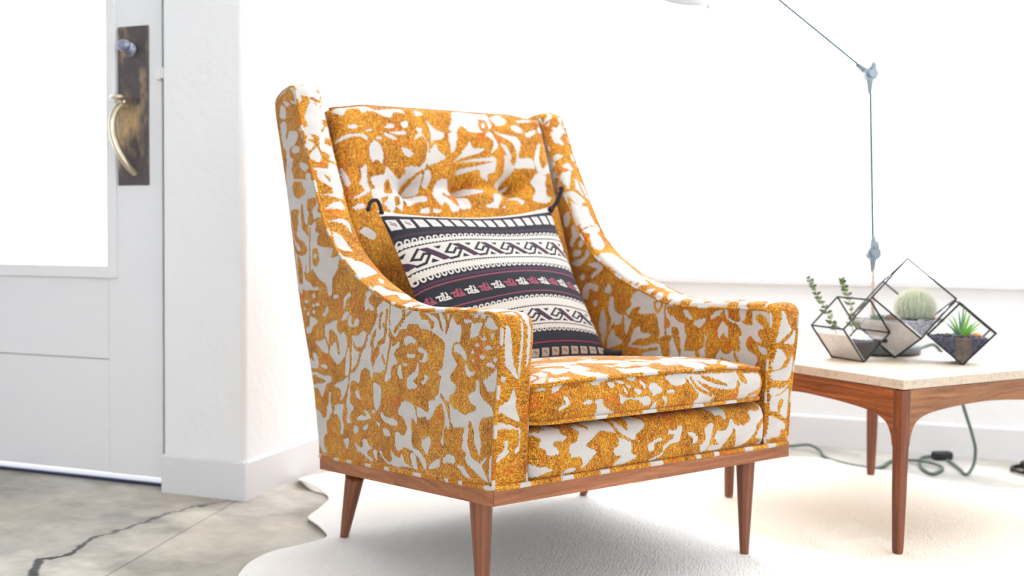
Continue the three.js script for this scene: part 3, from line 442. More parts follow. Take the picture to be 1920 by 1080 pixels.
// ------------------------------------------------------------------ the armchair
const CH = [-0.571, 0, -1.9265], CYAW = 0.9274, SL = 0.1105;
const yBase = (z) => 0.2505 + (z - 0.346) * SL;      // top of the tilted wooden base
const chair = thing('armchair', 'mid-century high-back armchair upholstered in orange floral woven cloth on tapered wooden legs', 'armchair', CH, CYAW);
{
  // side profile (z, y): front edge, arm, sweep up the wing, top, back edge
  const key = [[0.343, 0.2515], [0.346, 0.31], [0.350, 0.37], [0.357, 0.43], [0.3615, 0.48], [0.363, 0.510], [0.3595, 0.5255], [0.350, 0.534], [0.335, 0.5375], [0.30, 0.5375], [0.24, 0.536], [0.17, 0.533], [0.10, 0.531], [0.04, 0.5355], [0.0, 0.544], [-0.054, 0.56], [-0.114, 0.58], [-0.176, 0.61], [-0.226, 0.64], [-0.260, 0.67], [-0.287, 0.70], [-0.314, 0.74], [-0.343, 0.79], [-0.373, 0.84], [-0.401, 0.89], [-0.426, 0.94], [-0.441, 0.975], [-0.451, 0.995], [-0.465, 1.0055], [-0.49, 1.008], [-0.52, 1.005], [-0.555, 0.996], [-0.575, 0.985], [-0.581, 0.968], [-0.573, 0.945], [-0.550, 0.89], [-0.505, 0.7756], [-0.472, 0.6775], [-0.437, 0.558], [-0.411, 0.452], [-0.388, 0.338], [-0.374, 0.255], [-0.358, 0.176]];
  const flare = (z, y) => 0.022 * smooth(0.30, -0.05, z) * smooth(0.25, 0.58, y);       // the wings spread outwards towards the back
  const curve = new THREE.CatmullRomCurve3(key.map(([z, y]) => V(z, y, 0)), false, 'centripetal'), N = 190, prof = [];
  for (let i = 0; i <= N; i++) { const p = curve.getPoint(i / N); prof.push([p.x, p.y]); }
  const nb = 10; for (let i = 1; i < nb; i++) prof.push([lerp(-0.358, 0.343, i / nb), lerp(0.176, 0.2515, i / nb)]);
  const M = prof.length, nrm = prof.map((p, i) => { const a = prof[(i - 1 + M) % M], b = prof[(i + 1) % M], dx = b[0] - a[0], dy = b[1] - a[1], l = Math.hypot(dx, dy); return [dy / l, -dx / l]; });   // outward for this winding? fixed below
  let area = 0; prof.forEach((p, i) => { const q = prof[(i + 1) % M]; area += p[0] * q[1] - q[0] * p[1]; });
  const sg = area > 0 ? 1 : -1; nrm.forEach((n) => { n[0] *= sg; n[1] *= sg; });
  const arc = [0]; for (let i = 1; i < M; i++) arc.push(arc[i - 1] + Math.hypot(prof[i][0] - prof[i - 1][0], prof[i][1] - prof[i - 1][1]));
  const inset = (d) => prof.map((p, i) => { const q = typeof d === 'function' ? d(i) : d; return [p[0] - nrm[i][0] * q, p[1] - nrm[i][1] * q]; });
  const rO = prof.map(([z, y], i) => 0.006 + (i < N ? 0.006 * smooth(0.93, 1.0, y) : 0)), rI = prof.map(([z, y], i) => (i < N * 0.8 ? 0.008 * smooth(0.30, 0.45, y) + 0.006 + 0.003 * smooth(0.93, 1.0, y) : 0.006));
  const X0 = 0.36, X1 = 0.2915, r = 0.006;
  const across = []; for (let k = 0; k <= 5; k++) { const a = (k / 5) * Math.PI / 2; across.push([(i) => X0 - rO[i] + rO[i] * Math.cos(a), (i) => rO[i] - rO[i] * Math.sin(a)]); }
  for (let k = 1; k < 6; k++) { const t = k / 6; across.push([(i) => lerp(X0 - rO[i], X1 + rI[i], t), () => -0.0035 * Math.sin(Math.PI * t)]); }
  for (let k = 0; k <= 6; k++) { const a = (k / 6) * Math.PI / 2; across.push([(i) => X1 + rI[i] - rI[i] * Math.sin(a), (i) => rI[i] - rI[i] * Math.cos(a)]); }
  function arm(sx, edgeMat, outMat, inMat) {
    const pos = [], uv = [], idx = [], A = across.length;
    for (let k = 0; k < A; k++) { const [x, d] = across[k], ring = inset(d); for (let i = 0; i <= M; i++) { const p = ring[i % M], xx = x(i % M); pos.push(sx * (xx + flare(p[0], p[1])), p[1], p[0]); uv.push(...frameUV(edgeMat, sx * xx, i === M ? arc[M - 1] + 0.07 : arc[i])); } }
    for (let k = 0; k < A - 1; k++) for (let i = 0; i < M; i++) { const a = k * (M + 1) + i, b = a + 1, c = a + M + 1, d = c + 1; if (sx * sg < 0) idx.push(a, c, b, b, c, d); else idx.push(a, b, c, b, d, c); }
    const edge = new THREE.BufferGeometry(); edge.setAttribute('position', new THREE.Float32BufferAttribute(pos, 3)); edge.setAttribute('uv', new THREE.Float32BufferAttribute(uv, 2)); edge.setIndex(idx); edge.computeVertexNormals();
    const cap = (x, mat, facing) => {
      const ra = Math.abs(x) > 0.33 ? rO : rI, ring = inset((i) => ra[i]), g = new THREE.ShapeGeometry(new THREE.Shape(ring.map((p) => new THREE.Vector2(p[0], p[1])))), p = g.attributes.position, q = g.attributes.uv, n = g.attributes.normal;
      for (let i = 0; i < p.count; i++) { const z = p.getX(i), y = p.getY(i); q.setXY(i, ...frameUV(mat, z, y)); p.setXYZ(i, x + Math.sign(x) * flare(z, y), y, z); n.setXYZ(i, facing, 0, 0); }
      if (facing > 0) { const ix = g.index.array; for (let i = 0; i < ix.length; i += 3) { const t = ix[i]; ix[i] = ix[i + 2]; ix[i + 2] = t; } }
      return g;
    };
    const o = mesh('arm', edge, edgeMat, chair);
    mesh('side_panel', cap(sx * X0, outMat, sx), outMat, o); mesh('inner_panel', cap(sx * X1, inMat, -sx), inMat, o);
    return o;
  }
  const pipeMat = clothPipe;
  const pipe = (pts, rad, n, parent, name = 'piping') => { const g = tube(pts, rad, n, 8), u = g.attributes.uv, L = new THREE.CatmullRomCurve3(pts).getLength(); for (let i = 0; i < u.count; i++) u.setXY(i, u.getX(i) * L / 0.6, u.getY(i)); return mesh(name, g, pipeMat, parent); };
  const aL = arm(-1, clothStripL, clothSide, clothInner), aR = arm(1, clothStripR, clothInner, clothInner);
  const last = key.length - 10, run = []; for (let i = 0; i <= 90; i++) { const p = curve.getPoint((i / 90) * (last / (key.length - 1))); run.push([p.x, p.y]); }
  for (const [a, s] of [[aL, -1], [aR, 1]]) { const nn = Math.round(N * last / (key.length - 1)), o1 = inset((k) => rO[k] * 0.3), o2 = inset((k) => rI[k] * 0.95), A1 = [], A2 = []; for (let i = 0; i <= nn; i += 2) { A1.push(V(s * (X0 - rO[i] * 0.3 + flare(o1[i][0], o1[i][1])), o1[i][1], o1[i][0])); A2.push(V(s * (X1 + 0.0006 + flare(o2[i][0], o2[i][1])), o2[i][1], o2[i][0])); } pipe(A1, 0.0031, 260, a); pipe(A2, 0.0029, 260, a); }
  // front rail below the cushion, padded
  {
    const g = grid(40, 24, (u, v) => {
      const x = lerp(-0.290, 0.290, u), a = v * Math.PI * 1.5, e = Math.min(1, Math.min(u, 1 - u) / 0.035), yy = [[0.2525, 0.340], [0.27, 0.3495], [0.295, 0.351], [0.318, 0.3495], [0.330, 0.345], [0.3365, 0.337], [0.339, 0.325], [0.34, 0.29], [0.33, 0.1], [0.307, -0.25]];
      const t = v * (yy.length - 1), k = Math.min(yy.length - 2, Math.floor(t)), f = t - k; return [x, lerp(yy[k][0], yy[k + 1][0], f), lerp(yy[k][1], yy[k + 1][1], f) - (1 - Math.sqrt(e * (2 - e))) * 0.02];
    }, (u, v, p) => frameUV(clothDeck, p[0], p[2] > 0.3 ? p[1] : p[1] + (0.34 - p[2]) * 0.2));
    mesh('front_rail', g, clothDeck, chair);
  }
  // welt along the wood
  const wz = (z) => yBase(z) + 0.0035, we = 0.358;
  const weltPts = [V(-we, wz(-0.356), -0.356), V(-we, wz(-0.1), -0.1), V(-we, wz(0.2), 0.2), V(-we, wz(0.338), 0.338), V(-we + 0.007, wz(0.3465), 0.3465), V(-0.2, wz(0.3465), 0.3465), V(0.1, wz(0.3465), 0.3465), V(we - 0.007, wz(0.3465), 0.3465), V(we, wz(0.338), 0.338), V(we, wz(0.0), 0), V(we, wz(-0.356), -0.356)];
  pipe(weltPts, 0.0045, 400, chair, 'welt');
  // seat cushion
  {
    const hw = 0.2785, xo = -0.0125, zf = 0.368, zbk = -0.245, hd = (zf - zbk) / 2, zc = (zf + zbk) / 2, rc = 0.042, yb = 0.3525, yt = 0.424;
    const outline = (d, m = 160) => { const w = hw - d, h = hd - d, q = Math.max(0.004, rc - d), pts = [], seg = [[w - q, h - q, 0], [-(w - q), h - q, 1], [-(w - q), -(h - q), 2], [w - q, -(h - q), 3]]; for (const [cx, cz, k] of seg) for (let i = 0; i < 12; i++) { const a = (k + i / 11) * Math.PI / 2; pts.push([cx + q * Math.cos(a), cz + q * Math.sin(a)]); } const sub = []; for (let i = 0; i < pts.length; i++) { const a = pts[i], b = pts[(i + 1) % pts.length], n = i % 12 === 11 ? 14 : 1; for (let k = 0; k < n; k++) sub.push([lerp(a[0], b[0], k / n), lerp(a[1], b[1], k / n)]); } return sub; };
    const pos = [], uv = [], idx = [], loops = [];
    const lev = [[0.12, yb], [0.012, yb], [0.003, yb + 0.004], [-0.003, yb + 0.02], [-0.006, yb + 0.038], [-0.003, yt - 0.018], [0.003, yt - 0.004], [0.010, yt + 0.002], [0.03, yt + 0.008], [0.06, yt + 0.013], [0.10, yt + 0.017], [0.15, yt + 0.020], [0.20, yt + 0.022], [0.25, yt + 0.023], [0.286, yt + 0.023]];
    const shear = (z) => (z - zf) * 0.095;
    const skew = (x, z) => -0.010 * smooth(0.14, 0.27, x) * smooth(-0.1, 0.35, z) - 0.006 * smooth(0.2, 0.3, -x);
    lev.forEach(([d, y], k) => { const o = outline(d); loops.push(o.length); for (const [x0, z0] of o) { const x = x0 + xo, z = z0 + zc, ff = k >= 6 ? skew(x, z) * smooth(0, 1, (y - yb) / (yt - yb)) : skew(x, z) * (y - yb) / (yt - yb); pos.push(x, y + shear(z) + ff, z); const front = z > zf - 0.045; uv.push(...frameUV(clothSeat, x, k >= 7 ? 0.436 + (zf - z) : (front ? y + (zf - z) * 0.0 : y))); } });
    const n = loops[0]; for (let k = 0; k < lev.length - 1; k++) for (let i = 0; i < n; i++) { const a = k * n + i, b = k * n + (i + 1) % n, c = a + n, d = b + n; idx.push(a, c, b, b, c, d); }
    const g = new THREE.BufferGeometry(); g.setAttribute('position', new THREE.Float32BufferAttribute(pos, 3)); g.setAttribute('uv', new THREE.Float32BufferAttribute(uv, 2)); g.setIndex(idx); g.computeVertexNormals();
    const seat = mesh('seat_cushion', g, clothSeat, chair);
    for (const [d, y, top] of [[0.001, yt - 0.001, 1], [0.001, yb + 0.003, 0]]) { const o = outline(d).map(([xq, z0]) => [xq + xo, z0]).map(([x, z0]) => V(x, y + shear(z0 + zc) + (top ? skew(x, z0 + zc) : 0), z0 + zc)); const gg = tube(o, 0.0036, 300, 7, true), u = gg.attributes.uv; for (let i = 0; i < u.count; i++) u.setXY(i, u.getX(i) * 2.8, u.getY(i)); mesh('piping', gg, pipeMat, seat); }
  }
  // tufted back cushion
  {
    const buttons = [[-0.129, 0.783], [0.012, 0.790], [0.158, 0.801]], ny = 0.363, nz = 0.932, w = 0.302, y0 = 0.37, top = (x) => 0.985 + 0.038 * x - 0.010 * smooth(0.2, 0.29, Math.abs(x));
    const front = (y) => -0.45 + (0.985 - y) * 0.389;
    const at = (u, v) => {
      const x = lerp(-w, w, u), y = lerp(y0, top(x), v), ed = Math.min(x + w, w - x), et = top(x) - y; let d = 0.006;
      d -= ed < 0.022 ? 0.022 - Math.sqrt(Math.max(0, 0.022 ** 2 - (0.022 - ed) ** 2)) : 0; d -= et < 0.02 ? 0.02 - Math.sqrt(Math.max(0, 0.02 ** 2 - (0.02 - et) ** 2)) : 0;
      d += 0.012 * Math.sin(Math.PI * clamp((y - 0.8) / 0.185, 0, 1)) * (1 - Math.pow(Math.abs(x / w), 4));
      for (const [bx, by] of buttons) { const rr2 = (x - bx) ** 2 + (y - by) ** 2; d -= 0.030 * Math.exp(-rr2 / 0.0006) + 0.012 * Math.exp(-rr2 / 0.004); d -= 0.004 * Math.exp(-((x - bx) ** 2) / 0.00006) * smooth(0.10, 0.0, Math.abs(y - by)); }
      d -= 0.008 * Math.exp(-((y - 0.79 - 0.06 * x) ** 2) / 0.0002) * smooth(0.26, 0.16, Math.abs(x));
      return [x, y + ny * d, front(y) + nz * d];
    };
    const g = grid(120, 140, at, (u, v, p) => frameUV(clothBack, lerp(-w, w, u), lerp(y0, top(lerp(-w, w, u)), v)));
    const back = (u, v) => { const p = at(u, v === 0 ? 0 : 1), q = at(u, 0); return p; };
    const topG = grid(60, 4, (u, v) => { const p = at(u, 1); return [p[0], p[1] - 0.004 * v, p[2] - 0.09 * v]; }, (u, v) => frameUV(clothBack, lerp(-w, w, u), 1.01 + 0.09 * v));
    const sideG = (u0) => grid(4, 60, (u, v) => { const p = at(u0, v), k = u0 ? u : 1 - u; return [p[0], p[1], p[2] - 0.09 * k]; }, (u, v) => frameUV(clothBack, (u0 ? 0.3 : -0.3) + 0.09 * u, lerp(y0, 0.98, v)));
    const c = mesh('back_cushion', merge([g, topG, sideG(0), sideG(1)]), clothBack, chair);
    for (const [bx, by] of buttons) { const b = new THREE.SphereGeometry(0.0075, 16, 10); b.scale(1, 1, 0.5); b.rotateX(-0.37); const p = at((bx + w) / (2 * w), (by - y0) / (top(bx) - y0)); b.translate(bx, by + ny * -0.002, p[2] + 0.0015); mesh('button', b, std(S(176, 104, 26), 0.9), c); }
    const tp = []; for (let i = 0; i <= 40; i++) { const p = at(clamp(i / 40, 0.01, 0.99), 1); tp.push(V(p[0], p[1] + 0.0022, p[2] + 0.001)); } pipe(tp, 0.0028, 120, c).material = std(S(150, 98, 44), 0.95);
  }
  // outside back
  { const g = grid(2, 40, (u, v) => [lerp(-0.30, 0.30, u), lerp(0.19, 0.955, v), -0.356 - (lerp(0.19, 0.955, v) - 0.176) * 0.276], (u, v) => frameUV(clothBack, lerp(-0.3, 0.3, u), lerp(0.31, 1.05, v)));
    const h = grid(2, 2, (u, v) => [lerp(-0.305, 0.305, u), 0.955, lerp(-0.57, -0.50, v)], (u, v) => [u, v]); mesh('back_panel', merge([g, h]), clothBack, chair); }
  // mitred wooden base
  {
    const T = 0.030, H = 0.0255, e = 0.36, zf = 0.346, zr = -0.353, inn = (a) => a - Math.sign(a) * T;
    const rail = (p) => { const pos = [], q = p.map(([x, z]) => [x, z, yBase(z)]), top = q.map(([x, z, y]) => [x, y, z]), bot = q.map(([x, z, y]) => [x, y - H, z]); const quad = (a, b, c, d) => pos.push(...a, ...b, ...c, ...a, ...c, ...d); quad(top[0], top[1], top[2], top[3]); quad(bot[3], bot[2], bot[1], bot[0]); for (let i = 0; i < 4; i++) { const j = (i + 1) % 4; quad(bot[i], bot[j], top[j], top[i]); } const g = new THREE.BufferGeometry(); g.setAttribute('position', new THREE.Float32BufferAttribute(pos, 3)); g.computeVertexNormals(); return g; };
    const k = 0.0004;
    mesh('base_rail', planar(rail([[-e + k, zf], [e - k, zf], [inn(e) - k, inn(zf)], [inn(-e) + k, inn(zf)]]), 0), mChairWood, chair);
    mesh('base_rail', planar(rail([[-e, zr], [-e, zf - k], [inn(-e), inn(zf) - k], [inn(-e), inn(zr)]]), 2), mChairWood, chair);
    mesh('base_rail', planar(rail([[e, zf - k], [e, zr], [inn(e), inn(zr)], [inn(e), inn(zf) - k]]), 2), mChairWood, chair);
    mesh('base_rail', planar(rail([[e - k, zr], [-e + k, zr], [inn(-e) + k, inn(zr)], [inn(e) - k, inn(zr)]]), 0), mChairWood, chair);
    const tri = grid(1, 1, (u, v) => { const z = lerp(inn(zf), inn(zr), v), x = lerp(-0.33, 0.33, u); return [x, yBase(z) - 0.014, z]; });
    mesh('dust_cover', merge([tri, box(0.02, 0.216, 0.305, 0.034, 0.2205, 0.315), box(-0.02, 0.2165, 0.308, -0.002, 0.219, 0.315), box(0.115, 0.2185, 0.31, 0.124, 0.222, 0.315)]), mDark, chair);
  }
  const leg = (top, foot) => { const L = top.distanceTo(foot), g = lathe([[0, 0], [0.0085, 0], [0.0092, 0.004], [0.0203, L - 0.006], [0.0208, L], [0, L]].map(([r0, y]) => [r0, y]), 28); const uv = g.attributes.uv; for (let i = 0; i < uv.count; i++) uv.setXY(i, uv.getY(i) * L, uv.getX(i) * 0.1); along(g, foot, top); return mesh('leg', g, mShadedLegWood, chair); };
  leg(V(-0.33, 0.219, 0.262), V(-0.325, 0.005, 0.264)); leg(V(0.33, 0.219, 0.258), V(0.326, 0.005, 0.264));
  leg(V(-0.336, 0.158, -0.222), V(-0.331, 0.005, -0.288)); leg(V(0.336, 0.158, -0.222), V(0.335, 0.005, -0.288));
}

// ------------------------------------------------------------------ the kilim pillow leaning in it
{
  const W = 1536, H = 1408, cv = document.createElement('canvas'); cv.width = W; cv.height = H; const c = cv.getContext('2d');
  const navy = '#171721', cream = '#d6cdc2', plum = '#40263a', red = '#a3495c', Y = (v) => v * H, black = '#1d1e28';
  const rect = (col, v0, v1) => { c.fillStyle = col; c.fillRect(0, Y(v0), W, Y(v1) - Y(v0) + 1); };
  rect(navy, 0, 1); rect(cream, 0, 0.040);
  const squares = (v0, v1, n, inner) => { for (let k = 0; k < n; k++) { const w = W / n, x = k * w; c.save(); c.translate(x + w / 2, Y((v0 + v1) / 2)); const hh = Y(v1 - v0) / 2; c.fillStyle = inner ? '#b8a18e' : '#cfc7c1'; c.beginPath(); c.moveTo(-w * 0.38, -hh * 0.9); c.lineTo(w * 0.34, -hh * 0.8); c.lineTo(w * 0.40, hh * 0.9); c.lineTo(-w * 0.32, hh * 0.85); c.closePath(); c.fill(); c.strokeStyle = inner ? '#4a2c2c' : k < 2 ? '#4a4048' : '#b9b0b4'; c.lineWidth = 5; c.beginPath(); c.moveTo(-w * 0.18, -hh * 0.1); c.lineTo(w * 0.18, hh * 0.35); c.moveTo(-w * 0.16, -hh * 0.45); c.lineTo(w * 0.2, hh * 0.05); c.stroke(); c.restore(); } };
  squares(0.053, 0.094, 16, false);
  const thread = (v, col, w = 9) => { c.fillStyle = col; for (let x = 0; x < W; x += 14) c.fillRect(x, Y(v) + (x / 14 % 2) * 2 - w / 2, 11, w); };
  thread(0.112, plum, 12); 
  // running-dog scrolls: cream hooks over navy (up = +1: hooks on the upper side of a cream band)
  const hooks = (v, up, n = 31) => { const w = W / n, r = w * 0.27; c.lineWidth = w * 0.24; c.lineCap = 'round'; c.strokeStyle = cream; for (let k = 0; k < n; k++) { const x = (k + 0.5) * w, y = Y(v); c.beginPath(); c.moveTo(x - w * 0.42, y + up * w * 0.55); c.quadraticCurveTo(x - w * 0.42, y - up * r * 1.2, x, y - up * r * 1.1); c.quadraticCurveTo(x + r * 1.2, y - up * r * 0.9, x + r * 0.75, y + up * r * 0.4); c.stroke(); } };
  const teeth = (v, up, n = 62) => { const w = W / n; c.fillStyle = black; c.fillRect(0, Y(v) - 3, W, 7); for (let k = 0; k < n; k++) { c.beginPath(); c.moveTo(k * w, Y(v)); c.lineTo(k * w + w * 0.5, Y(v) - up * 14); c.lineTo(k * w + w * 0.9, Y(v)); c.fill(); } };
  const keys = (v0, v1) => {
    rect(cream, v0, v1); const n = 6.4, w = W / n, h = Y(v1 - v0);
    for (let k = -1; k < n + 1; k++) {
      c.save(); c.translate(k * w + 40, Y(v0));
      c.fillStyle = plum; c.beginPath(); c.moveTo(w * 0.30, h * 0.04); c.lineTo(w * 0.56, h * 0.04); c.lineTo(w * 1.14, h * 0.92); c.lineTo(w * 0.88, h * 0.96); c.closePath(); c.fill();
      c.strokeStyle = black; c.lineWidth = w * 0.075; c.lineJoin = 'miter'; c.beginPath(); c.moveTo(w * 0.30, h * 0.04); c.lineTo(w * 0.04, h * 0.52); c.lineTo(w * 0.26, h * 0.64); c.lineTo(w * 0.40, h * 0.36); c.lineTo(w * 0.56, h * 0.46); c.lineTo(w * 0.36, h * 0.90); c.lineTo(w * 0.10, h * 0.94); c.stroke();
      c.fillStyle = black; c.beginPath(); c.moveTo(w * 0.74, h * 0.06); c.lineTo(w * 0.98, h * 0.06); c.lineTo(w * 0.88, h * 0.26); c.lineTo(w * 0.82, h * 0.20); c.closePath(); c.fill();
      c.beginPath(); c.moveTo(w * 0.50, h * 0.96); c.lineTo(w * 0.58, h * 0.72); c.lineTo(w * 0.76, h * 0.96); c.closePath(); c.fill();
      c.restore();
    }
  };
  const band = (t, flip) => { const q = (v) => (flip ? t - v : t + v); };
  rect(cream, 0.150, 0.340); hooks(0.142, 1); teeth(0.176, 1); keys(0.192, 0.286); teeth(0.302, -1); hooks(0.348, -1);
  rect(plum, 0.372, 0.384); thread(0.394, red, 8);
  const motif = (x, y, s, col) => { c.save(); c.translate(x, y); c.scale(s, s); c.strokeStyle = c.fillStyle = col; c.lineWidth = 11; c.lineCap = 'square'; c.beginPath(); c.moveTo(-62, -16); c.lineTo(-14, -16); c.moveTo(-40, -16); c.lineTo(-40, 14); c.lineTo(-16, 14); c.lineTo(-16, -2); c.moveTo(-14, -30); c.lineTo(-2, -30); c.lineTo(-2, 20); c.lineTo(26, 20); c.lineTo(26, -6); c.moveTo(14, 2); c.lineTo(40, 2); c.lineTo(54, 20); c.lineTo(34, 20); c.moveTo(20, -28); c.lineTo(30, -14); c.stroke(); c.restore(); };
  for (let k = 0; k < 14; k++) motif((k + 0.5) * W / 14, Y(0.449), 0.86, k % 2 ? cream : red);
  thread(0.506, red, 8);
  rect(cream, 0.552, 0.785); hooks(0.545, 1); teeth(0.612, 1); keys(0.630, 0.728); teeth(0.746, -1); hooks(0.795, -1);
  rect('#1c1b26', 0.822, 0.885); thread(0.893, '#b02f4a', 12); squares(0.93, 0.985, 16, true);
  const px = c.getImageData(0, 0, W, H).data;
  for (let j = 0; j < H; j++) for (let i = 0; i < W; i++) { const o = (j * W + i) * 4, n = 0.90 + 0.16 * hash(i >> 1, j >> 1) + 0.10 * Math.sin(i * 0.9) * 0.5, d = px[o] < 90 ? 8 * (hash(i >> 2, j) - 0.3) : 0; for (let k = 0; k < 3; k++) px[o + k] = clamp(px[o + k] * n + d, 0, 255); }
  const tex = new THREE.DataTexture(new Uint8Array(px), W, H); tex.colorSpace = THREE.SRGBColorSpace; tex.magFilter = tex.minFilter = THREE.LinearFilter; tex.needsUpdate = true;
  const knit = dataTex(256, 256, (i, j, q) => { q[0] = q[1] = q[2] = 0.5 + 0.3 * Math.sin(i * 0.785) * Math.sin(j * 0.785) + 0.3 * (hash(i, j) - 0.5); }); knit.repeat.set(10, 9);
  const mK = new THREE.MeshPhysicalMaterial({ map: tex, bumpMap: knit, bumpScale: 0.001, roughness: 0.95 }), mBackK = std(S(206, 184, 166), 0.95, { bumpMap: knit, bumpScale: 0.001 }), mYarn = std(S(38, 34, 42), 0.95);
  const base = V(0, 0.40, 0.0), TL = V(-0.262, 0.7215, -0.275), TR = V(0.252, 0.7485, -0.335), BR = V(0.196, 0.402, -0.035), BL = V(-0.29, 0.385, 0.055);
  const nor = TR.clone().sub(TL).cross(BL.clone().sub(TL)).normalize().negate(), q3 = (u, v) => TL.clone().lerp(TR, u).lerp(BL.clone().lerp(BR, u), v);
  const sgF = nor.z > 0 ? 1 : -1;
  const wv = [[0, 0.018], [0.111, 0.075], [0.21, 0.118], [0.358, 0.245], [0.531, 0.39], [0.616, 0.452], [0.694, 0.53], [0.823, 0.70], [0.955, 0.925], [1, 0.995]];
  const warp = (v) => { let k = 0; while (k < wv.length - 2 && v > wv[k + 1][0]) k++; return lerp(wv[k][1], wv[k + 1][1], (v - wv[k][0]) / (wv[k + 1][0] - wv[k][0])); };
  const front = (s) => (u, v) => {
    const a = 2 * u - 1, b = 2 * v - 1, p = q3(0.5 + 0.5 * a * (1 - 0.055 * (1 - b * b)), 0.5 + 0.5 * b * (1 - (b < 0 ? 0.15 : 0.07) * (1 - a * a)));
    const t = Math.pow(Math.max(0, (1 - a * a) * (1 - b * b)), 0.6) * (s * sgF > 0 ? 0.056 : 0.055) + 0.010 * Math.sin(a * 3.1 + 0.6) * Math.sin(b * 2.2) * (1 - a * a) * (1 - b * b) * (s * sgF > 0 ? 1 : 0);
    p.addScaledVector(nor, s * t); return [p.x - base.x, p.y - base.y, p.z - base.z];
  };
  const cs = Math.cos(CYAW), sn = Math.sin(CYAW);
  const t = thing('throw_pillow', 'square dark navy and cream woven geometric pillow with corner tassels leaning in the armchair', 'pillow', [CH[0] + base.x * cs + base.z * sn, base.y, CH[2] - base.x * sn + base.z * cs], CYAW);
  mesh('front_face', grid(70, 64, front(nor.z > 0 ? 1 : -1), (u, v) => [u, warp(v)]), mK, t); mesh('back_face', grid(40, 36, front(nor.z > 0 ? -1 : 1)), mBackK, t);
  const b = (x, y, z) => V(x - base.x, y - base.y, z - base.z);
  const tas = (pts, r) => mesh('tassel', merge([tube(pts, r, 24, 8), (() => { const g = new THREE.SphereGeometry(r * 1.5, 10, 8); g.translate(pts[0].x, pts[0].y, pts[0].z); return g; })(), (() => { const e = pts[pts.length - 1], g = new THREE.SphereGeometry(r * 1.25, 10, 8); g.translate(e.x, e.y, e.z); return g; })()]), mYarn, t);
  tas([b(-0.255, 0.715, -0.268), b(-0.262, 0.732, -0.262), b(-0.272, 0.742, -0.258), b(-0.287, 0.738, -0.255), b(-0.294, 0.722, -0.252)], 0.0042);
  tas([b(0.243, 0.741, -0.318), b(0.257, 0.756, -0.316), b(0.267, 0.775, -0.314), b(0.273, 0.794, -0.314)], 0.0056);
  tas([b(0.194, 0.410, -0.034), b(0.207, 0.409, -0.026), b(0.219, 0.408, -0.020)], 0.006);
}
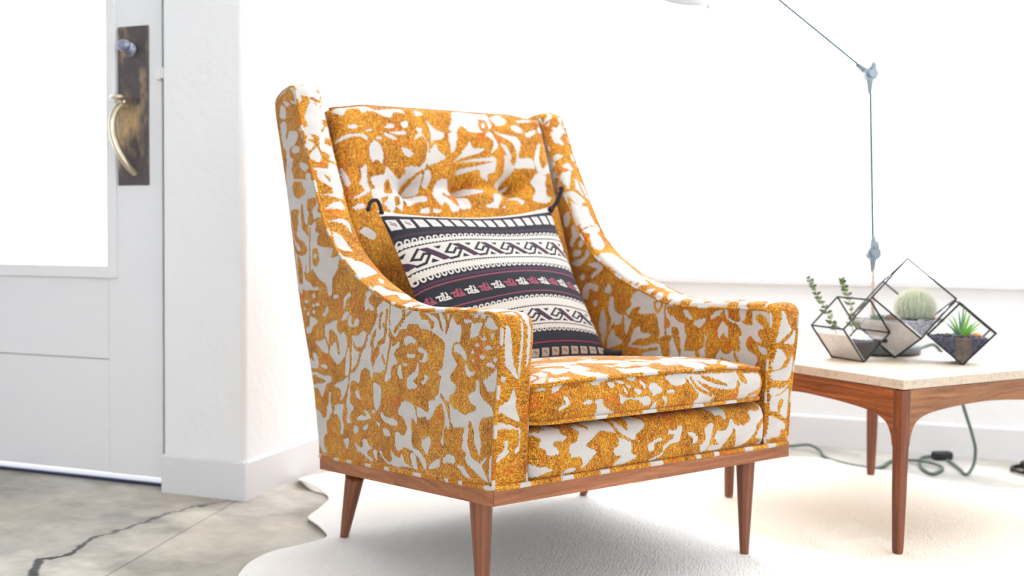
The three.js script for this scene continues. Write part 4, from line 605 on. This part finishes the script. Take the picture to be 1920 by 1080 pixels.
// ------------------------------------------------------------------ the side table
const TC = [0.1433, 0, -2.139], TYAW = -0.7269, TH = 0.3765;
const toTable = (x, z) => [TC[0] + x * Math.cos(TYAW) + z * Math.sin(TYAW), TC[2] - x * Math.sin(TYAW) + z * Math.cos(TYAW)];
{
  const t = thing('side_table', 'square wooden side table with sculpted legs and pale travertine top beside the armchair', 'table', TC, TYAW);
  const a = -0.545, b = -0.567;
  const stone = dataTex(1024, 1024, (i, j, c) => { const x = i / 1024, y = j / 1024, s = fbm(x * 3, y * 26, 4), p = fbm(x * 60, y * 90, 3), v = 0.90 + 0.10 * (s - 0.5) - 0.07 * smooth(0.62, 0.72, p); c[0] = v * 0.92; c[1] = v * (0.845 - 0.03 * (s - 0.5)); c[2] = v * (0.755 - 0.05 * (s - 0.5)); }, true);
  const sb = dataTex(512, 512, (i, j, c) => { const p = fbm(i / 6, j / 8, 3); c[0] = c[1] = c[2] = p > 0.64 ? 0.1 : 0.8; });
  const mStone = std(0xffffff, 0.5, { map: stone, bumpMap: sb, bumpScale: 0.0015 });
  mesh('table_top', planar(box(a - 0.001, 0.3555, b - 0.001, 0.0005, TH, 0.0005, 0.0018), 0, 1.4), mStone, t);
  // aprons with curved undersides: drawn for one end of each side, mirrored
  const apron = (len) => {
    const half = [[-0.0255, 0.236], [-0.0300, 0.2585], [-0.0400, 0.2790], [-0.055, 0.2905], [-0.08, 0.2995], [-0.12, 0.3055], [-0.18, 0.3105], [-0.24, 0.3135], [-len / 2, 0.3145]], s = new THREE.Shape();
    s.moveTo(-0.0235, 0.3525); s.lineTo(-0.0235, 0.236); s.splineThru(half.map(([x, y]) => new THREE.Vector2(x, y))); s.splineThru(half.slice(0, -1).reverse().map(([x, y]) => new THREE.Vector2(-len - x, y))); s.lineTo(-len + 0.0235, 0.236); s.lineTo(-len + 0.0235, 0.3525); s.lineTo(-0.0235, 0.3525);
    const g = new THREE.ExtrudeGeometry(s, { depth: 0.019, bevelEnabled: true, bevelThickness: 0.003, bevelSize: 0.0025, bevelSegments: 2, curveSegments: 20 }); return g;
  };
  const put = (g, z) => { g.translate(0, 0, z); return g; };
  const along2 = (g) => { g.rotateY(-Math.PI / 2); return g; };                     // x -> z
  mesh('apron', planar(put(apron(-a), -0.0235), 0), mTableWood, t); mesh('apron', planar(put(apron(-a), b + 0.0045), 0), mTableWood, t);
  for (const x of [-0.0015, a + 0.0235]) { const g = apron(-b); g.rotateY(-Math.PI / 2); g.computeBoundingBox(); g.translate(x - g.boundingBox.max.x, 0, 0); mesh('apron', planar(g, 2), mTableWood2, t); }
  const leg = (sx, sz) => {                                                       // sx, sz: which way is inwards
    const lv = [[0.3525, 0.0295, 0.000], [0.30, 0.0285, 0.000], [0.24, 0.0268, 0.0005], [0.15, 0.0245, 0.002], [0.05, 0.0205, 0.0035], [0.012, 0.0186, 0.0045], [0.005, 0.016, 0.0055]], n = 32, pos = [], uv = [], idx = [];
    lv.forEach(([y, w, o]) => { for (let i = 0; i <= n; i++) { const A = (i / n) * Math.PI * 2, c = Math.cos(A), s = Math.sin(A), p = 0.42, X = Math.sign(c) * Math.pow(Math.abs(c), p) * w / 2, Z = Math.sign(s) * Math.pow(Math.abs(s), p) * w / 2; pos.push(sx * (o + w / 2) + X, y, sz * (o + w / 2) + Z); uv.push(y, (i / n) * 0.12 + (sx + sz) * 0.05); } });
    for (let k = 0; k < lv.length - 1; k++) for (let i = 0; i < n; i++) { const q = k * (n + 1) + i; idx.push(q, q + 1, q + n + 1, q + 1, q + n + 2, q + n + 1); }
    for (const k of [0, lv.length - 1]) { const c0 = pos.length / 3, [y, w, o] = lv[k]; pos.push(sx * (o + w / 2), y, sz * (o + w / 2)); uv.push(0, 0); for (let i = 0; i < n; i++) { const q = k * (n + 1) + i; k ? idx.push(c0, q, q + 1) : idx.push(c0, q + 1, q); } }
    const g = new THREE.BufferGeometry(); g.setAttribute('position', new THREE.Float32BufferAttribute(pos, 3)); g.setAttribute('uv', new THREE.Float32BufferAttribute(uv, 2)); g.setIndex(idx); g.computeVertexNormals(); return g;
  };
  for (const [x, z, sx, sz] of [[0, 0, -1, -1], [a, 0, 1, -1], [0, b, -1, 1], [a, b, 1, 1]]) { const g = leg(sx, sz); g.translate(x, 0, z); mesh('leg', g, mShadedTableLeg, t); }
}

// ------------------------------------------------------------------ glass cube terrariums and what grows in them
const mSolder = std(S(16, 20, 20), 0.5);
const mGreen = std(S(88, 112, 72), 0.6), mGreenB = std(S(112, 150, 122), 0.6), mAloe = std(S(128, 190, 70), 0.55), mGreenPale = std(S(122, 142, 96), 0.6), mStemBrown = std(S(150, 120, 96), 0.8);
const gravelMat = (a, b, sd) => { const t = dataTex(256, 256, (i, j, c) => { const q = hash(Math.floor(i / 5) + sd, Math.floor(j / 5)), n = fbm(i / 20, j / 20, 3); for (let k = 0; k < 3; k++) c[k] = lerp(a[k], b[k], clamp(0.6 * q + 0.6 * (n - 0.3), 0, 1)); }, true); t.repeat.set(12, 12); return std(0xffffff, 0.95, { map: t, bumpMap: t, bumpScale: 0.002 }); };
const mSand = gravelMat([0.78, 0.775, 0.77], [0.93, 0.93, 0.93], 3), mSoil = gravelMat([0.10, 0.08, 0.075], [0.33, 0.28, 0.26], 8), mGrey = gravelMat([0.34, 0.33, 0.35], [0.76, 0.75, 0.77], 14), mPurple = gravelMat([0.10, 0.10, 0.15], [0.46, 0.44, 0.54], 20), mBrownSoil = gravelMat([0.26, 0.22, 0.20], [0.56, 0.49, 0.44], 27);
function cube(name, label, o, axes, s, open, fillers) {
  const P = (i, j, k) => V(...o).addScaledVector(axes[0], i * s).addScaledVector(axes[1], j * s).addScaledVector(axes[2], k * s);
  let low = P(0, 0, 0); for (let n = 1; n < 8; n++) { const p = P(n & 1, (n >> 1) & 1, n >> 2); if (p.y < low.y) low = p; }
  const t = thing(name, label, 'terrarium', [low.x, low.y, low.z], 0, 'glass cube terrariums on the side table'), rel = (p) => p.clone().sub(low);
  for (let ax = 0; ax < 3; ax++) for (const u of [0, 1]) for (const v of [0, 1]) { const c = [0, 0, 0], e = [(ax + 1) % 3, (ax + 2) % 3]; c[e[0]] = u; c[e[1]] = v; const d = [...c]; d[ax] = 1; mesh('edge_strip', bar(rel(P(...c)), rel(P(...d)), 0.0023, 8), mSolder, t); }
  for (let ax = 0; ax < 3; ax++) for (const u of [0, 1]) {
    if (open[0] === ax && open[1] === u) continue;
    const e = [(ax + 1) % 3, (ax + 2) % 3], q = [[0, 0], [1, 0], [1, 1], [0, 1]].map(([p, r]) => { const c = [0, 0, 0]; c[ax] = u; c[e[0]] = p; c[e[1]] = r; return rel(P(...c)); });
    const g = new THREE.BufferGeometry(); g.setAttribute('position', new THREE.Float32BufferAttribute(q.flatMap((p) => [p.x, p.y, p.z]), 3)); g.setAttribute('uv', new THREE.Float32BufferAttribute([0, 0, 1, 0, 1, 1, 0, 1], 2)); g.setIndex(u ? [0, 1, 2, 0, 2, 3] : [0, 2, 1, 0, 3, 2]); g.computeVertexNormals();
    mesh('pane', g, mGlass, t);
  }
  for (const [nm, mat, planes] of fillers) {          // planes: [normal, distance] keep n.p <= d ; the cube itself, slightly inset, is always kept
    const all = []; for (let ax = 0; ax < 3; ax++) { const n = axes[ax], b0 = n.dot(V(...o)); all.push([n.clone(), b0 + s - 0.0015], [n.clone().negate(), -b0 - 0.0015]); }
    for (const [n, d] of planes) all.push([n.clone(), d]);
    const pts = [], m = new THREE.Matrix3();
    for (let a = 0; a < all.length; a++) for (let b = a + 1; b < all.length; b++) for (let c = b + 1; c < all.length; c++) {
      const [n1, d1] = all[a], [n2, d2] = all[b], [n3, d3] = all[c], det = n1.dot(n2.clone().cross(n3)); if (Math.abs(det) < 1e-6) continue;
      const p = n2.clone().cross(n3).multiplyScalar(d1).add(n3.clone().cross(n1).multiplyScalar(d2)).add(n1.clone().cross(n2).multiplyScalar(d3)).divideScalar(det);
      if (all.every(([n, d]) => n.dot(p) <= d + 1e-6)) pts.push(rel(p));
    }
    mesh(nm, planar(new ConvexGeometry(pts), 0, 1), mat, t);
  }
  return { t, P };
}
const pebbles = (parent, n, cx, cy, cz, rx, rz, r0, r1, mats, sd) => {     // small stones on a surface, given in the parent's own frame
  seed = sd; const g0 = new THREE.IcosahedronGeometry(1, 1);
  const lists = mats.map(() => []);
  for (let k = 0; k < n; k++) { const a = rr(0, 6.28), q = Math.sqrt(rnd()), g = g0.clone(); g.scale(rr(r0, r1), rr(r0, r1) * 0.7, rr(r0, r1)); g.rotateY(rr(0, 3)); g.translate(cx + rx * q * Math.cos(a), cy + rr(-0.002, 0.002), cz + rz * q * Math.sin(a)); lists[k % mats.length].push(g); }
  lists.forEach((l, i) => { const m = mesh('pebbles', merge(l), mats[i], parent); m.userData.kind = 'stuff'; });
};
const U = V(0, 1, 0);
// left cube, open above, lying on one edge: white sand at its left, dark soil at its right
const lAx = [V(0.6945, -0.0158, 0.7193), V(-0.4578, 0.7615, 0.4588), V(0.5550, 0.6479, -0.5217)], lO = [-0.0008, 0.3782, -2.5272], lS = 0.1073;
const kSplit = lAx[2].dot(V(...lO)) + lS * 0.05;
const lc = cube('terrarium', 'open glass cube terrarium with white sand and two leafy stems, leftmost on the side table', lO, lAx, lS, [1, 1], [
  ['white_sand', mSand, [[U, 0.442], [lAx[2], kSplit]]], ['dark_soil', mSoil, [[U, 0.424], [lAx[2].clone().negate(), -kSplit - 0.0005]]]]);
pebbles(lc.t, 90, 0.112 - lc.t.position.x, 0.425 - lc.t.position.y, -2.512 - lc.t.position.z, 0.016, 0.02, 0.0022, 0.0045, [mSoil, mBrownSoil], 5);
// middle cube, the largest, standing on a corner
const mAx = [V(0.5579, 0.6372, -0.5317), V(0.7583, -0.6518, 0.0146), V(-0.3372, -0.4114, -0.8468)], mO = [0.0887, 0.5341, -2.4617], mS = 0.1475;
const iSplit = mAx[0].dot(V(...mO)) + mS * 0.05;
const mc = cube('terrarium', 'largest glass cube terrarium standing on a corner, with round cactus and grey gravel', mO, mAx, mS, [1, 0], [
  ['pale_sand', mSand, [[U, 0.4735], [mAx[0], iSplit]]], ['gravel', mGrey, [[U, 0.4765], [mAx[0].clone().negate(), -iSplit - 0.0004]]]]);
pebbles(mc.t, 120, 0.215 - mc.t.position.x, 0.478 - mc.t.position.y, -2.55 - mc.t.position.z, 0.045, 0.05, 0.002, 0.0048, [mGrey, mSand, mPurple], 6);
// right cube, smallest
const rAx = [V(0.6598, 0.7513, 0.0151), V(0.7512, -0.6600, 0.0120), V(0.0190, 0.0034, -0.9998)], rO = [0.2167, 0.4460, -2.4847], rS = 0.1046;
const rc = cube('terrarium', 'small glass cube terrarium tipped on an edge with spiky aloe, rightmost on the side table', rO, rAx, rS, [1, 0], [
  ['purple_gravel', mPurple, [[U, 0.4415], [V(0, 0, -1), 2.519]]], ['soil', mBrownSoil, [[U, 0.440], [V(0, 0, 1), -2.5195]]]].slice(0, 0).concat([
  ['purple_gravel', mPurple, [[U, 0.4410], [V(-1, 0, 0), -0.3135]]], ['purple_gravel', mPurple, [[U, 0.4400], [V(1, 0, 0), 0.2795]]], ['soil', mBrownSoil, [[U, 0.4395], [V(1, 0, 0), 0.3133], [V(-1, 0, 0), -0.2797]]]]));
pebbles(rc.t, 150, 0.29 - rc.t.position.x, 0.442 - rc.t.position.y, -2.533 - rc.t.position.z, 0.052, 0.034, 0.0022, 0.005, [mPurple, mGrey, mBrownSoil], 7);

function leafGeo(len, w, th = 0.0012) {              // a small fleshy leaf along +y
  const g = grid(6, 8, (u, v) => { const s = Math.sin(Math.PI * Math.pow(v, 0.75)) * w / 2 + 0.0003, a = u * 2 - 1; return [a * s, v * len, 0.25 * len * v * v - 0.3 * s * a * a]; });
  const b = grid(6, 8, (u, v) => { const s = Math.sin(Math.PI * Math.pow(v, 0.75)) * w / 2 + 0.0003, a = 1 - u * 2; return [a * s, v * len, 0.25 * len * v * v - 0.3 * s * a * a - th * Math.sin(Math.PI * v)]; });
  return merge([g, b]);
}
function leafyStem(label, pts, n, l0, l1, sd) {
  seed = sd; const c = new THREE.CatmullRomCurve3(pts), b = pts[0], t = thing('succulent_stem', label, 'plant', [b.x, b.y, b.z], 0, 'leafy stems in the sandy terrarium');
  const loc = new THREE.CatmullRomCurve3(pts.map((p) => p.clone().sub(b)));
  mesh('stem', new THREE.TubeGeometry(loc, 24, 0.0011, 6), mStemBrown, t);
  const shapes = [leafGeo(0.0125, 0.0056), leafGeo(0.0150, 0.0062), leafGeo(0.0108, 0.0052)];
  for (let k = 0; k < n; k++) {
    const s = 0.16 + 0.84 * (k / (n - 1)), p = loc.getPoint(s), tg = loc.getTangent(s), side = V(Math.cos(k * 1.57 + rr(-0.4, 0.4) + 0.5), 0, Math.sin(k * 1.57 + rr(-0.4, 0.4) + 0.5));
    for (const q of [1, -1]) { const m = mesh('leaf', shapes[(k + (q > 0)) % 3], k % 3 ? mGreen : mGreenPale, t), d = side.clone().multiplyScalar(q).addScaledVector(tg, 0.35 + 0.35 * s).normalize(); m.quaternion.setFromUnitVectors(V(0, 1, 0), d); m.position.copy(p); m.scale.setScalar(lerp(l0, l1, s) * rr(0.85, 1.15)); }
  }
  return t;
}
leafyStem('taller leaning succulent stem with paired green leaves, left of two in the sandy terrarium', [V(0.010, 0.438, -2.487), V(0.002, 0.459, -2.4885), V(-0.0215, 0.506, -2.4905), V(-0.045, 0.547, -2.491), V(-0.060, 0.574, -2.491)], 14, 1.5, 1.05, 51);
leafyStem('upright succulent stem with paired green leaves, right of two in the sandy terrarium', [V(0.048, 0.438, -2.510), V(0.046, 0.473, -2.520), V(0.038, 0.522, -2.532), V(0.024, 0.556, -2.548), V(0.018, 0.572, -2.556)], 13, 1.45, 1.1, 57);
// round spiny cactus and its small neighbours in the middle cube
{
  const R = 0.041, cx = 0.193, cy = 0.5065, cz = -2.566, t = thing('cactus', 'round pale green cactus with dense white spines in the largest terrarium', 'cactus', [cx, cy - R * 0.95, cz]);
  const g = new THREE.SphereGeometry(R, 40, 28), p = g.attributes.position; for (let i = 0; i < p.count; i++) { const a = Math.atan2(p.getZ(i), p.getX(i)), k = 1 + 0.015 * Math.cos(a * 21); p.setXYZ(i, p.getX(i) * k, p.getY(i) * 1.02 + R * 0.95, p.getZ(i) * k); } g.computeVertexNormals();
  mesh('body', g, std(S(166, 182, 150), 0.85), t);
  const cone = new THREE.ConeGeometry(0.0005, 0.013, 4); cone.translate(0, 0.006, 0);
  const im = new THREE.InstancedMesh(cone, std(S(232, 230, 212), 0.7), 3200); im.name = 'spines'; im.userData.kind = 'stuff'; seed = 61; const d = new THREE.Object3D();
  for (let k = 0; k < 3200; k++) { const a = Math.floor(rnd() * 21) / 21 * 6.283 + rr(-0.05, 0.05), y = rr(-0.5, 1), q = Math.sqrt(1 - y * y), n = V(q * Math.cos(a), y, q * Math.sin(a)); d.position.copy(n.clone().multiplyScalar(R)).add(V(0, R * 0.95, 0)); d.quaternion.setFromUnitVectors(V(0, 1, 0), n.add(V(rr(-0.6, 0.6), rr(-0.6, 0.6), rr(-0.6, 0.6))).normalize()); d.updateMatrix(); im.setMatrixAt(k, d.matrix); }
  im.castShadow = true; t.add(im);
  const s = thing('rosette_succulent', 'small blue-green rosette succulent beside the round cactus', 'plant', [0.106, 0.472, -2.542]), lf = leafGeo(0.026, 0.010, 0.003);
  for (let k = 0; k < 16; k++) { const a = k * 2.4, el = 0.35 + 0.9 * (k / 16), m = mesh('leaf', lf, mGreenB, s); m.quaternion.setFromUnitVectors(V(0, 1, 0), V(Math.cos(a) * Math.cos(el), Math.sin(el), Math.sin(a) * Math.cos(el))); m.scale.setScalar(1 - 0.4 * k / 16); }
  const st = new THREE.IcosahedronGeometry(0.014, 3), q = st.attributes.position; for (let i = 0; i < q.count; i++) { const f = 0.8 + 0.35 * vnoise(q.getX(i) * 120 + 9, q.getY(i) * 120 + q.getZ(i) * 70); q.setXYZ(i, q.getX(i) * f * 1.15, q.getY(i) * f * 0.75, q.getZ(i) * f); } st.computeVertexNormals();
  const m = mesh('stone', st, std(S(120, 98, 80), 0.85)); m.position.set(0.136, 0.480, -2.533); m.name = numbered('stone'); m.userData = { label: 'small brown stone lying on pale sand in the largest terrarium', category: 'stone' };
  const y = new THREE.SphereGeometry(0.0055, 14, 10); y.scale(1, 0.8, 1); const ym = mesh('yellow_blossom', y, std(S(206, 168, 74), 0.7)); ym.position.set(0.2345, 0.4845, -2.562); ym.userData = { label: 'tiny yellow bloom on grey gravel at the right of the round cactus', category: 'flower' };
}
// aloe and the orange ball cactus in the right cube
{
  const t = thing('aloe', 'bright green spiky aloe with toothed leaves in the small right terrarium', 'plant', [0.297, 0.436, -2.5315]);
  const tips = [[0.306, 0.512, -2.533], [0.2733, 0.494, -2.522], [0.2640, 0.487, -2.5217], [0.335, 0.4625, -2.540], [0.258, 0.4485, -2.519], [0.318, 0.503, -2.545], [0.290, 0.503, -2.548], [0.328, 0.480, -2.520], [0.280, 0.470, -2.510], [0.314, 0.472, -2.508], [0.270, 0.465, -2.546], [0.322, 0.470, -2.556], [0.300, 0.522, -2.540], [0.3405, 0.478, -2.531], [0.262, 0.472, -2.530], [0.312, 0.492, -2.515]];
  tips.forEach(([x, y, z], k) => {
    const e = V(x - 0.297, y - 0.436, z + 2.5315), L = e.length(), mid = e.clone().multiplyScalar(0.5).add(V(0, 0.10 * L, 0)), c = new THREE.QuadraticBezierCurve3(V(e.x * 0.08, 0, e.z * 0.08), mid, e), g = new THREE.TubeGeometry(c, 16, 1, 7), p = g.attributes.position, ctr = V(0, 0, 0);
    for (let i = 0; i <= 16; i++) { c.getPoint(i / 16, ctr); const r = 0.0038 * Math.pow(1 - i / 16.2, 0.8) + 0.0003; for (let j = 0; j <= 7; j++) { const n = i * 8 + j; p.setXYZ(n, ctr.x + (p.getX(n) - ctr.x) * r, ctr.y + (p.getY(n) - ctr.y) * r, ctr.z + (p.getZ(n) - ctr.z) * r * 0.8); } } g.computeVertexNormals();
    const parts = [g], tooth = new THREE.ConeGeometry(0.0006, 0.0022, 4); for (let i = 2; i < 12; i++) for (const s of [-1, 1]) { c.getPoint(i / 14, ctr); const q = tooth.clone(); q.rotateZ(-s * 1.2); q.translate(ctr.x + s * 0.0042 * (1 - i / 16), ctr.y, ctr.z + 0.001); parts.push(q); }
    mesh('leaf', merge(parts), k < 3 ? mAloe : k % 2 ? mAloe : mGreenB, t);
  });
  const o = thing('ball_cactus', 'small orange ball cactus beside the spiky aloe', 'cactus', [0.3285, 0.432, -2.528]), g = new THREE.SphereGeometry(0.0115, 24, 18), p = g.attributes.position;
  for (let i = 0; i < p.count; i++) { const a = Math.atan2(p.getZ(i), p.getX(i)), k = 1 + 0.09 * Math.cos(a * 9); p.setXYZ(i, p.getX(i) * k, p.getY(i) * 0.85 + 0.010, p.getZ(i) * k); } g.computeVertexNormals(); mesh('body', g, std(S(206, 140, 52), 0.7), o);
}

// ------------------------------------------------------------------ the jointed lamp on the table
{
  const px = 0.1045, pz = -2.7145, t = thing('desk_lamp', 'slim jointed white metal lamp standing behind the terrariums on the side table', 'lamp', [px, TH, pz]);
  const mMet = 0, mWhite = std(S(205, 206, 210), 0.5), mPole = std(S(92, 116, 122), 0.45, { metalness: 0.3 }), mJoint = std(S(140, 152, 162), 0.35, { metalness: 0.4 }), L = (x, y, z) => V(x - px, y - TH, z - pz);
  mesh('base', lathe([[0, 0.001], [0.112, 0.001], [0.118, 0.006], [0.118, 0.020], [0.112, 0.027], [0.03, 0.031], [0.012, 0.040], [0, 0.040]], 56), std(S(104, 108, 112), 0.5, { metalness: 0.3 }), t);
  const j1 = L(0.0977, 0.640, -2.7234), j2 = L(0.0785, 1.118, -2.738), j3 = L(-0.300, 1.432, -2.62);
  mesh('pole', bar(L(px, TH + 0.03, pz), j1, 0.0046, 12), std(S(206, 186, 178), 0.35, { metalness: 0.5 }), t);
  mesh('pole', bar(j1, j2, 0.0042, 10), mPole, t); mesh('arm', bar(j2, j3, 0.0038, 10), mPole, t);
  const joint = (c, tilt) => { const disc = new THREE.CylinderGeometry(0.0145, 0.0145, 0.016, 24); disc.rotateX(Math.PI / 2); disc.rotateY(0.33); const nut = new THREE.CylinderGeometry(0.008, 0.008, 0.03, 14); nut.rotateX(Math.PI / 2); nut.rotateY(0.33); const lo = new THREE.CylinderGeometry(0.0085, 0.0045, 0.034, 14); lo.translate(0, -0.022, 0); const hi = new THREE.CylinderGeometry(0.0045, 0.0085, 0.030, 14); hi.translate(0, 0.02, 0); hi.rotateZ(tilt); const ear = new THREE.SphereGeometry(0.0095, 14, 10); ear.scale(0.7, 1.5, 0.7); ear.translate(0.006, 0.012, 0.006); const g = merge([disc, nut, lo, hi, ear]); g.scale(1.3, 1.3, 1.3); g.translate(c.x, c.y, c.z); mesh('joint', g, mJoint, t); };
  joint(j1, 0); joint(j2, 0.9);
  mesh('collar', (() => { const d = j3.clone().sub(j2).normalize(), a = j2.clone().addScaledVector(d, 0.022); return bar(a, a.clone().addScaledVector(d, 0.016), 0.0062, 12); })(), mJoint, t);
  mesh('joint', (() => { const g = new THREE.SphereGeometry(0.014, 16, 12); g.translate(j3.x, j3.y, j3.z); return g; })(), mJoint, t);
  // shade: shallow dome, tipped; its rim dips into view
  const sh = lathe([[0.016, 0.075], [0.030, 0.073], [0.055, 0.060], [0.074, 0.036], [0.083, 0.010], [0.0835, 0.0], [0.082, 0.0], [0.0815, 0.010], [0.072, 0.034], [0.053, 0.057], [0.028, 0.070], [0.0, 0.071]], 48), c = L(-0.412, 1.318, -2.585);
  sh.rotateX(0.42); sh.rotateZ(-0.30); sh.translate(c.x, c.y, c.z); mesh('lamp_shade', sh, mWhite, t);
  mesh('socket', bar(c.clone().add(V(0.02, 0.07, 0.03)), j3, 0.010, 14), mWhite, t);
  mesh('rim_clip', (() => { const g = new RoundedBoxGeometry(0.007, 0.016, 0.008, 2, 0.002); g.translate(c.x + 0.076, c.y - 0.024, c.z - 0.02); return g; })(), mJoint, t);
  // cord: off the base, over the back edge of the table, down to the floor and away to the left
  const mCord = std(S(92, 106, 98), 0.7);
  const pts = [L(0.222, TH + 0.012, -2.742), L(0.235, TH + 0.014, -2.775), L(0.2617, 0.394, -2.805), L(0.292, 0.358, -2.835), L(0.3229, 0.3109, -2.88), L(0.3529, 0.2162, -2.93), L(0.386, 0.1228, -2.985), L(0.401, 0.070, -3.03), L(0.397, 0.030, -3.03), L(0.381, 0.007, -3.01), L(0.3735, 0.0055, -3.005), L(0.366, 0.008, -3.05), L(0.3588, 0.006, -3.12), L(0.345, 0.006, -3.19)];
  mesh('cord', tube(pts, 0.0046, 160, 8), mCord, t);
  const sw = new RoundedBoxGeometry(0.062, 0.026, 0.030, 3, 0.008); sw.rotateY(0.45); const sc = L(0.332, 0.0145, -3.215); sw.translate(sc.x, sc.y, sc.z); mesh('cord_switch', sw, mDark, t);
  const p2 = [L(0.305, 0.008, -3.225), L(0.275, 0.007, -3.20), L(0.262, 0.006, -3.13), L(0.262, 0.006, -3.03), L(0.282, 0.006, -2.975), L(0.306, 0.006, -3.02), L(0.318, 0.007, -3.07), L(0.300, 0.010, -3.10), L(0.262, 0.013, -3.115), L(0.225, 0.007, -3.14), L(0.19, 0.006, -3.13), L(0.150, 0.006, -3.02), L(0.127, 0.006, -2.985), L(0.098, 0.006, -2.99), L(0.039, 0.006, -3.026), L(-0.014, 0.006, -3.10), L(-0.034, 0.014, -3.17), L(-0.064, 0.020, -3.20), L(-0.12, 0.010, -3.21), L(-0.22, 0.006, -3.22), L(-0.4, 0.005, -3.2)];
  mesh('cord', tube(p2, 0.0048, 260, 8), mCord, t);
}
// dark cable loop at the right edge
{
  const t = thing('cable_loop', 'black coiled cable on the concrete floor near the back wall baseboard', 'cable', [0.60, 0, -3.12]), pts = [];
  for (let i = 0; i <= 40; i++) { const a = (i / 40) * 12.0; pts.push(V(0.088 * Math.cos(a + 3), 0.006 + 0.006 * (i / 40), 0.075 * Math.sin(a + 3))); }
  mesh('cable', tube(pts, 0.0048, 160, 8), mDark, t); mesh('plug', box(-0.062, 0.004, -0.05, -0.018, 0.030, -0.022, 0.018), mDark, t);
}
// ------------------------------------------------------------------ cowhide rugs
{
  const furBump = dataTex(512, 512, (i, j, c) => { const a = fbm(i / 5, j / 30, 3), b = fbm(i / 60, j / 60, 3); c[0] = c[1] = c[2] = 0.55 * a + 0.45 * b; }); furBump.repeat.set(4, 4);
  const hide = (label, pts, ctr, col, y0, h, sd, dark) => {
    const t = new THREE.CatmullRomCurve3(pts.map(([x, z]) => V(x, 0, z)), true, 'centripetal'), n = 320, rings = 60, pos = [], uv = [], idx = [], th = 0.0032;
    const ring = t.getPoints(n - 1).slice(0, n);
    const layer = (dy) => { for (let k = 0; k <= rings; k++) for (let i = 0; i < n; i++) { const s = k / rings, x = lerp(ctr[0], ring[i].x, s), z = lerp(ctr[1], ring[i].z, s); pos.push(x, Math.max(0.0006, y0 + h(x, z, s) + dy), z); uv.push(x, z); } };
    layer(th); layer(0); const B = (rings + 1) * n;
    for (let k = 0; k < rings; k++) for (let i = 0; i < n; i++) { const a = k * n + i, b = k * n + (i + 1) % n, c = a + n, d = b + n; idx.push(a, b, c, b, d, c, B + a, B + c, B + b, B + b, B + c, B + d); }
    for (let i = 0; i < n; i++) { const a = rings * n + i, b = rings * n + (i + 1) % n; idx.push(a, b, B + a, b, B + b, B + a); }
    const g = new THREE.BufferGeometry(); g.setAttribute('position', new THREE.Float32BufferAttribute(pos, 3)); g.setAttribute('uv', new THREE.Float32BufferAttribute(uv, 2)); g.setIndex(idx); g.computeVertexNormals();
    const nn = g.attributes.normal; let up = 0; for (let i = 0; i < B; i++) up += nn.getY(i); if (up < 0) { const ix = g.index.array; for (let i = 0; i < ix.length; i += 3) { const q = ix[i]; ix[i] = ix[i + 1]; ix[i + 1] = q; } g.computeVertexNormals(); }
    const m = mesh(numbered('cowhide_rug'), g, std(col, 0.92, { bumpMap: furBump, bumpScale: 0.004 })); m.userData = { label, category: 'rug' }; return m;
  };
  const ridge = (x, z, a, b, w, h) => { const d = segDist(x, z, a, b); return h * Math.exp(-(d * d) / (w * w)); };
  const edgeCurl = (x, z, s, px, pz, r, h) => { const d = Math.hypot(x - px, z - pz); return h * smooth(0.93, 1, s) * smooth(r, 0, d); };
  hide('cream cowhide rug under the side table, partly beneath the whiter hide', [[-0.55, -2.35], [-0.35, -2.75], [-0.10, -3.055], [0.008, -3.06], [0.098, -2.985], [0.2225, -2.946], [0.282, -2.90], [0.333, -2.882], [0.355, -2.845], [0.434, -2.858], [0.5, -2.852], [0.66, -2.80], [0.85, -2.60], [0.80, -2.30], [0.90, -1.95], [0.72, -1.72], [0.40, -1.62], [0.15, -1.70], [-0.10, -1.90], [-0.35, -2.10]], [0.2, -2.35], S(234, 224, 208), 0.0006,
    (x, z, s) => 0.0015 * fbm(x * 9, z * 9, 3) + ridge(x, z, [-0.02, -2.16], [0.06, -2.30], 0.022, 0.018) + ridge(x, z, [-0.05, -2.20], [0.02, -2.36], 0.018, 0.014) + ridge(x, z, [0.0, -2.125], [0.10, -2.22], 0.02, 0.016) + 0.002 * smooth(0.9, 1, s), 3);
  hide('white cowhide rug with wavy edges lying under the orange armchair', [[-1.37, -2.262], [-1.355, -2.225], [-1.3237, -2.1936], [-1.258, -2.1753], [-1.192, -2.106], [-1.169, -2.0247], [-1.1508, -1.939], [-1.1245, -1.903], [-1.064, -1.8565], [-1.033, -1.815], [-1.0565, -1.75], [-1.089, -1.693], [-1.095, -1.633], [-1.082, -1.577], [-1.02, -1.45], [-0.90, -1.25], [-0.65, -1.08], [-0.3, -1.05], [0.05, -1.25], [0.28, -1.60], [0.26, -1.86], [0.134, -2.032], [0.0495, -2.08], [-0.0735, -2.1196], [-0.16, -2.17], [-0.26, -2.28], [-0.42, -2.46], [-0.62, -2.62], [-0.90, -2.66], [-1.18, -2.52], [-1.33, -2.36]], [-0.55, -1.85], S(243, 240, 234), 0.0048,
    (x, z, s) => 0.0015 * fbm(x * 8 + 4, z * 8, 3) + edgeCurl(x, z, s, -1.31, -2.20, 0.09, 0.016) + edgeCurl(x, z, s, -1.11, -1.90, 0.08, 0.008) + 0.004 * smooth(0.96, 1, s) * vnoise(x * 9, z * 9) + ridge(x, z, [-0.55, -1.55], [-0.32, -1.72], 0.03, 0.004) + ridge(x, z, [-0.35, -1.72], [-0.12, -1.90], 0.025, 0.004) - 0.0042 * smooth(-1.02, -1.25, x), 9);
}
for (const o of scene.children) o.traverse((m) => { if (m.isMesh) m.castShadow = m.receiveShadow = true; });
renderer.render(scene, camera);
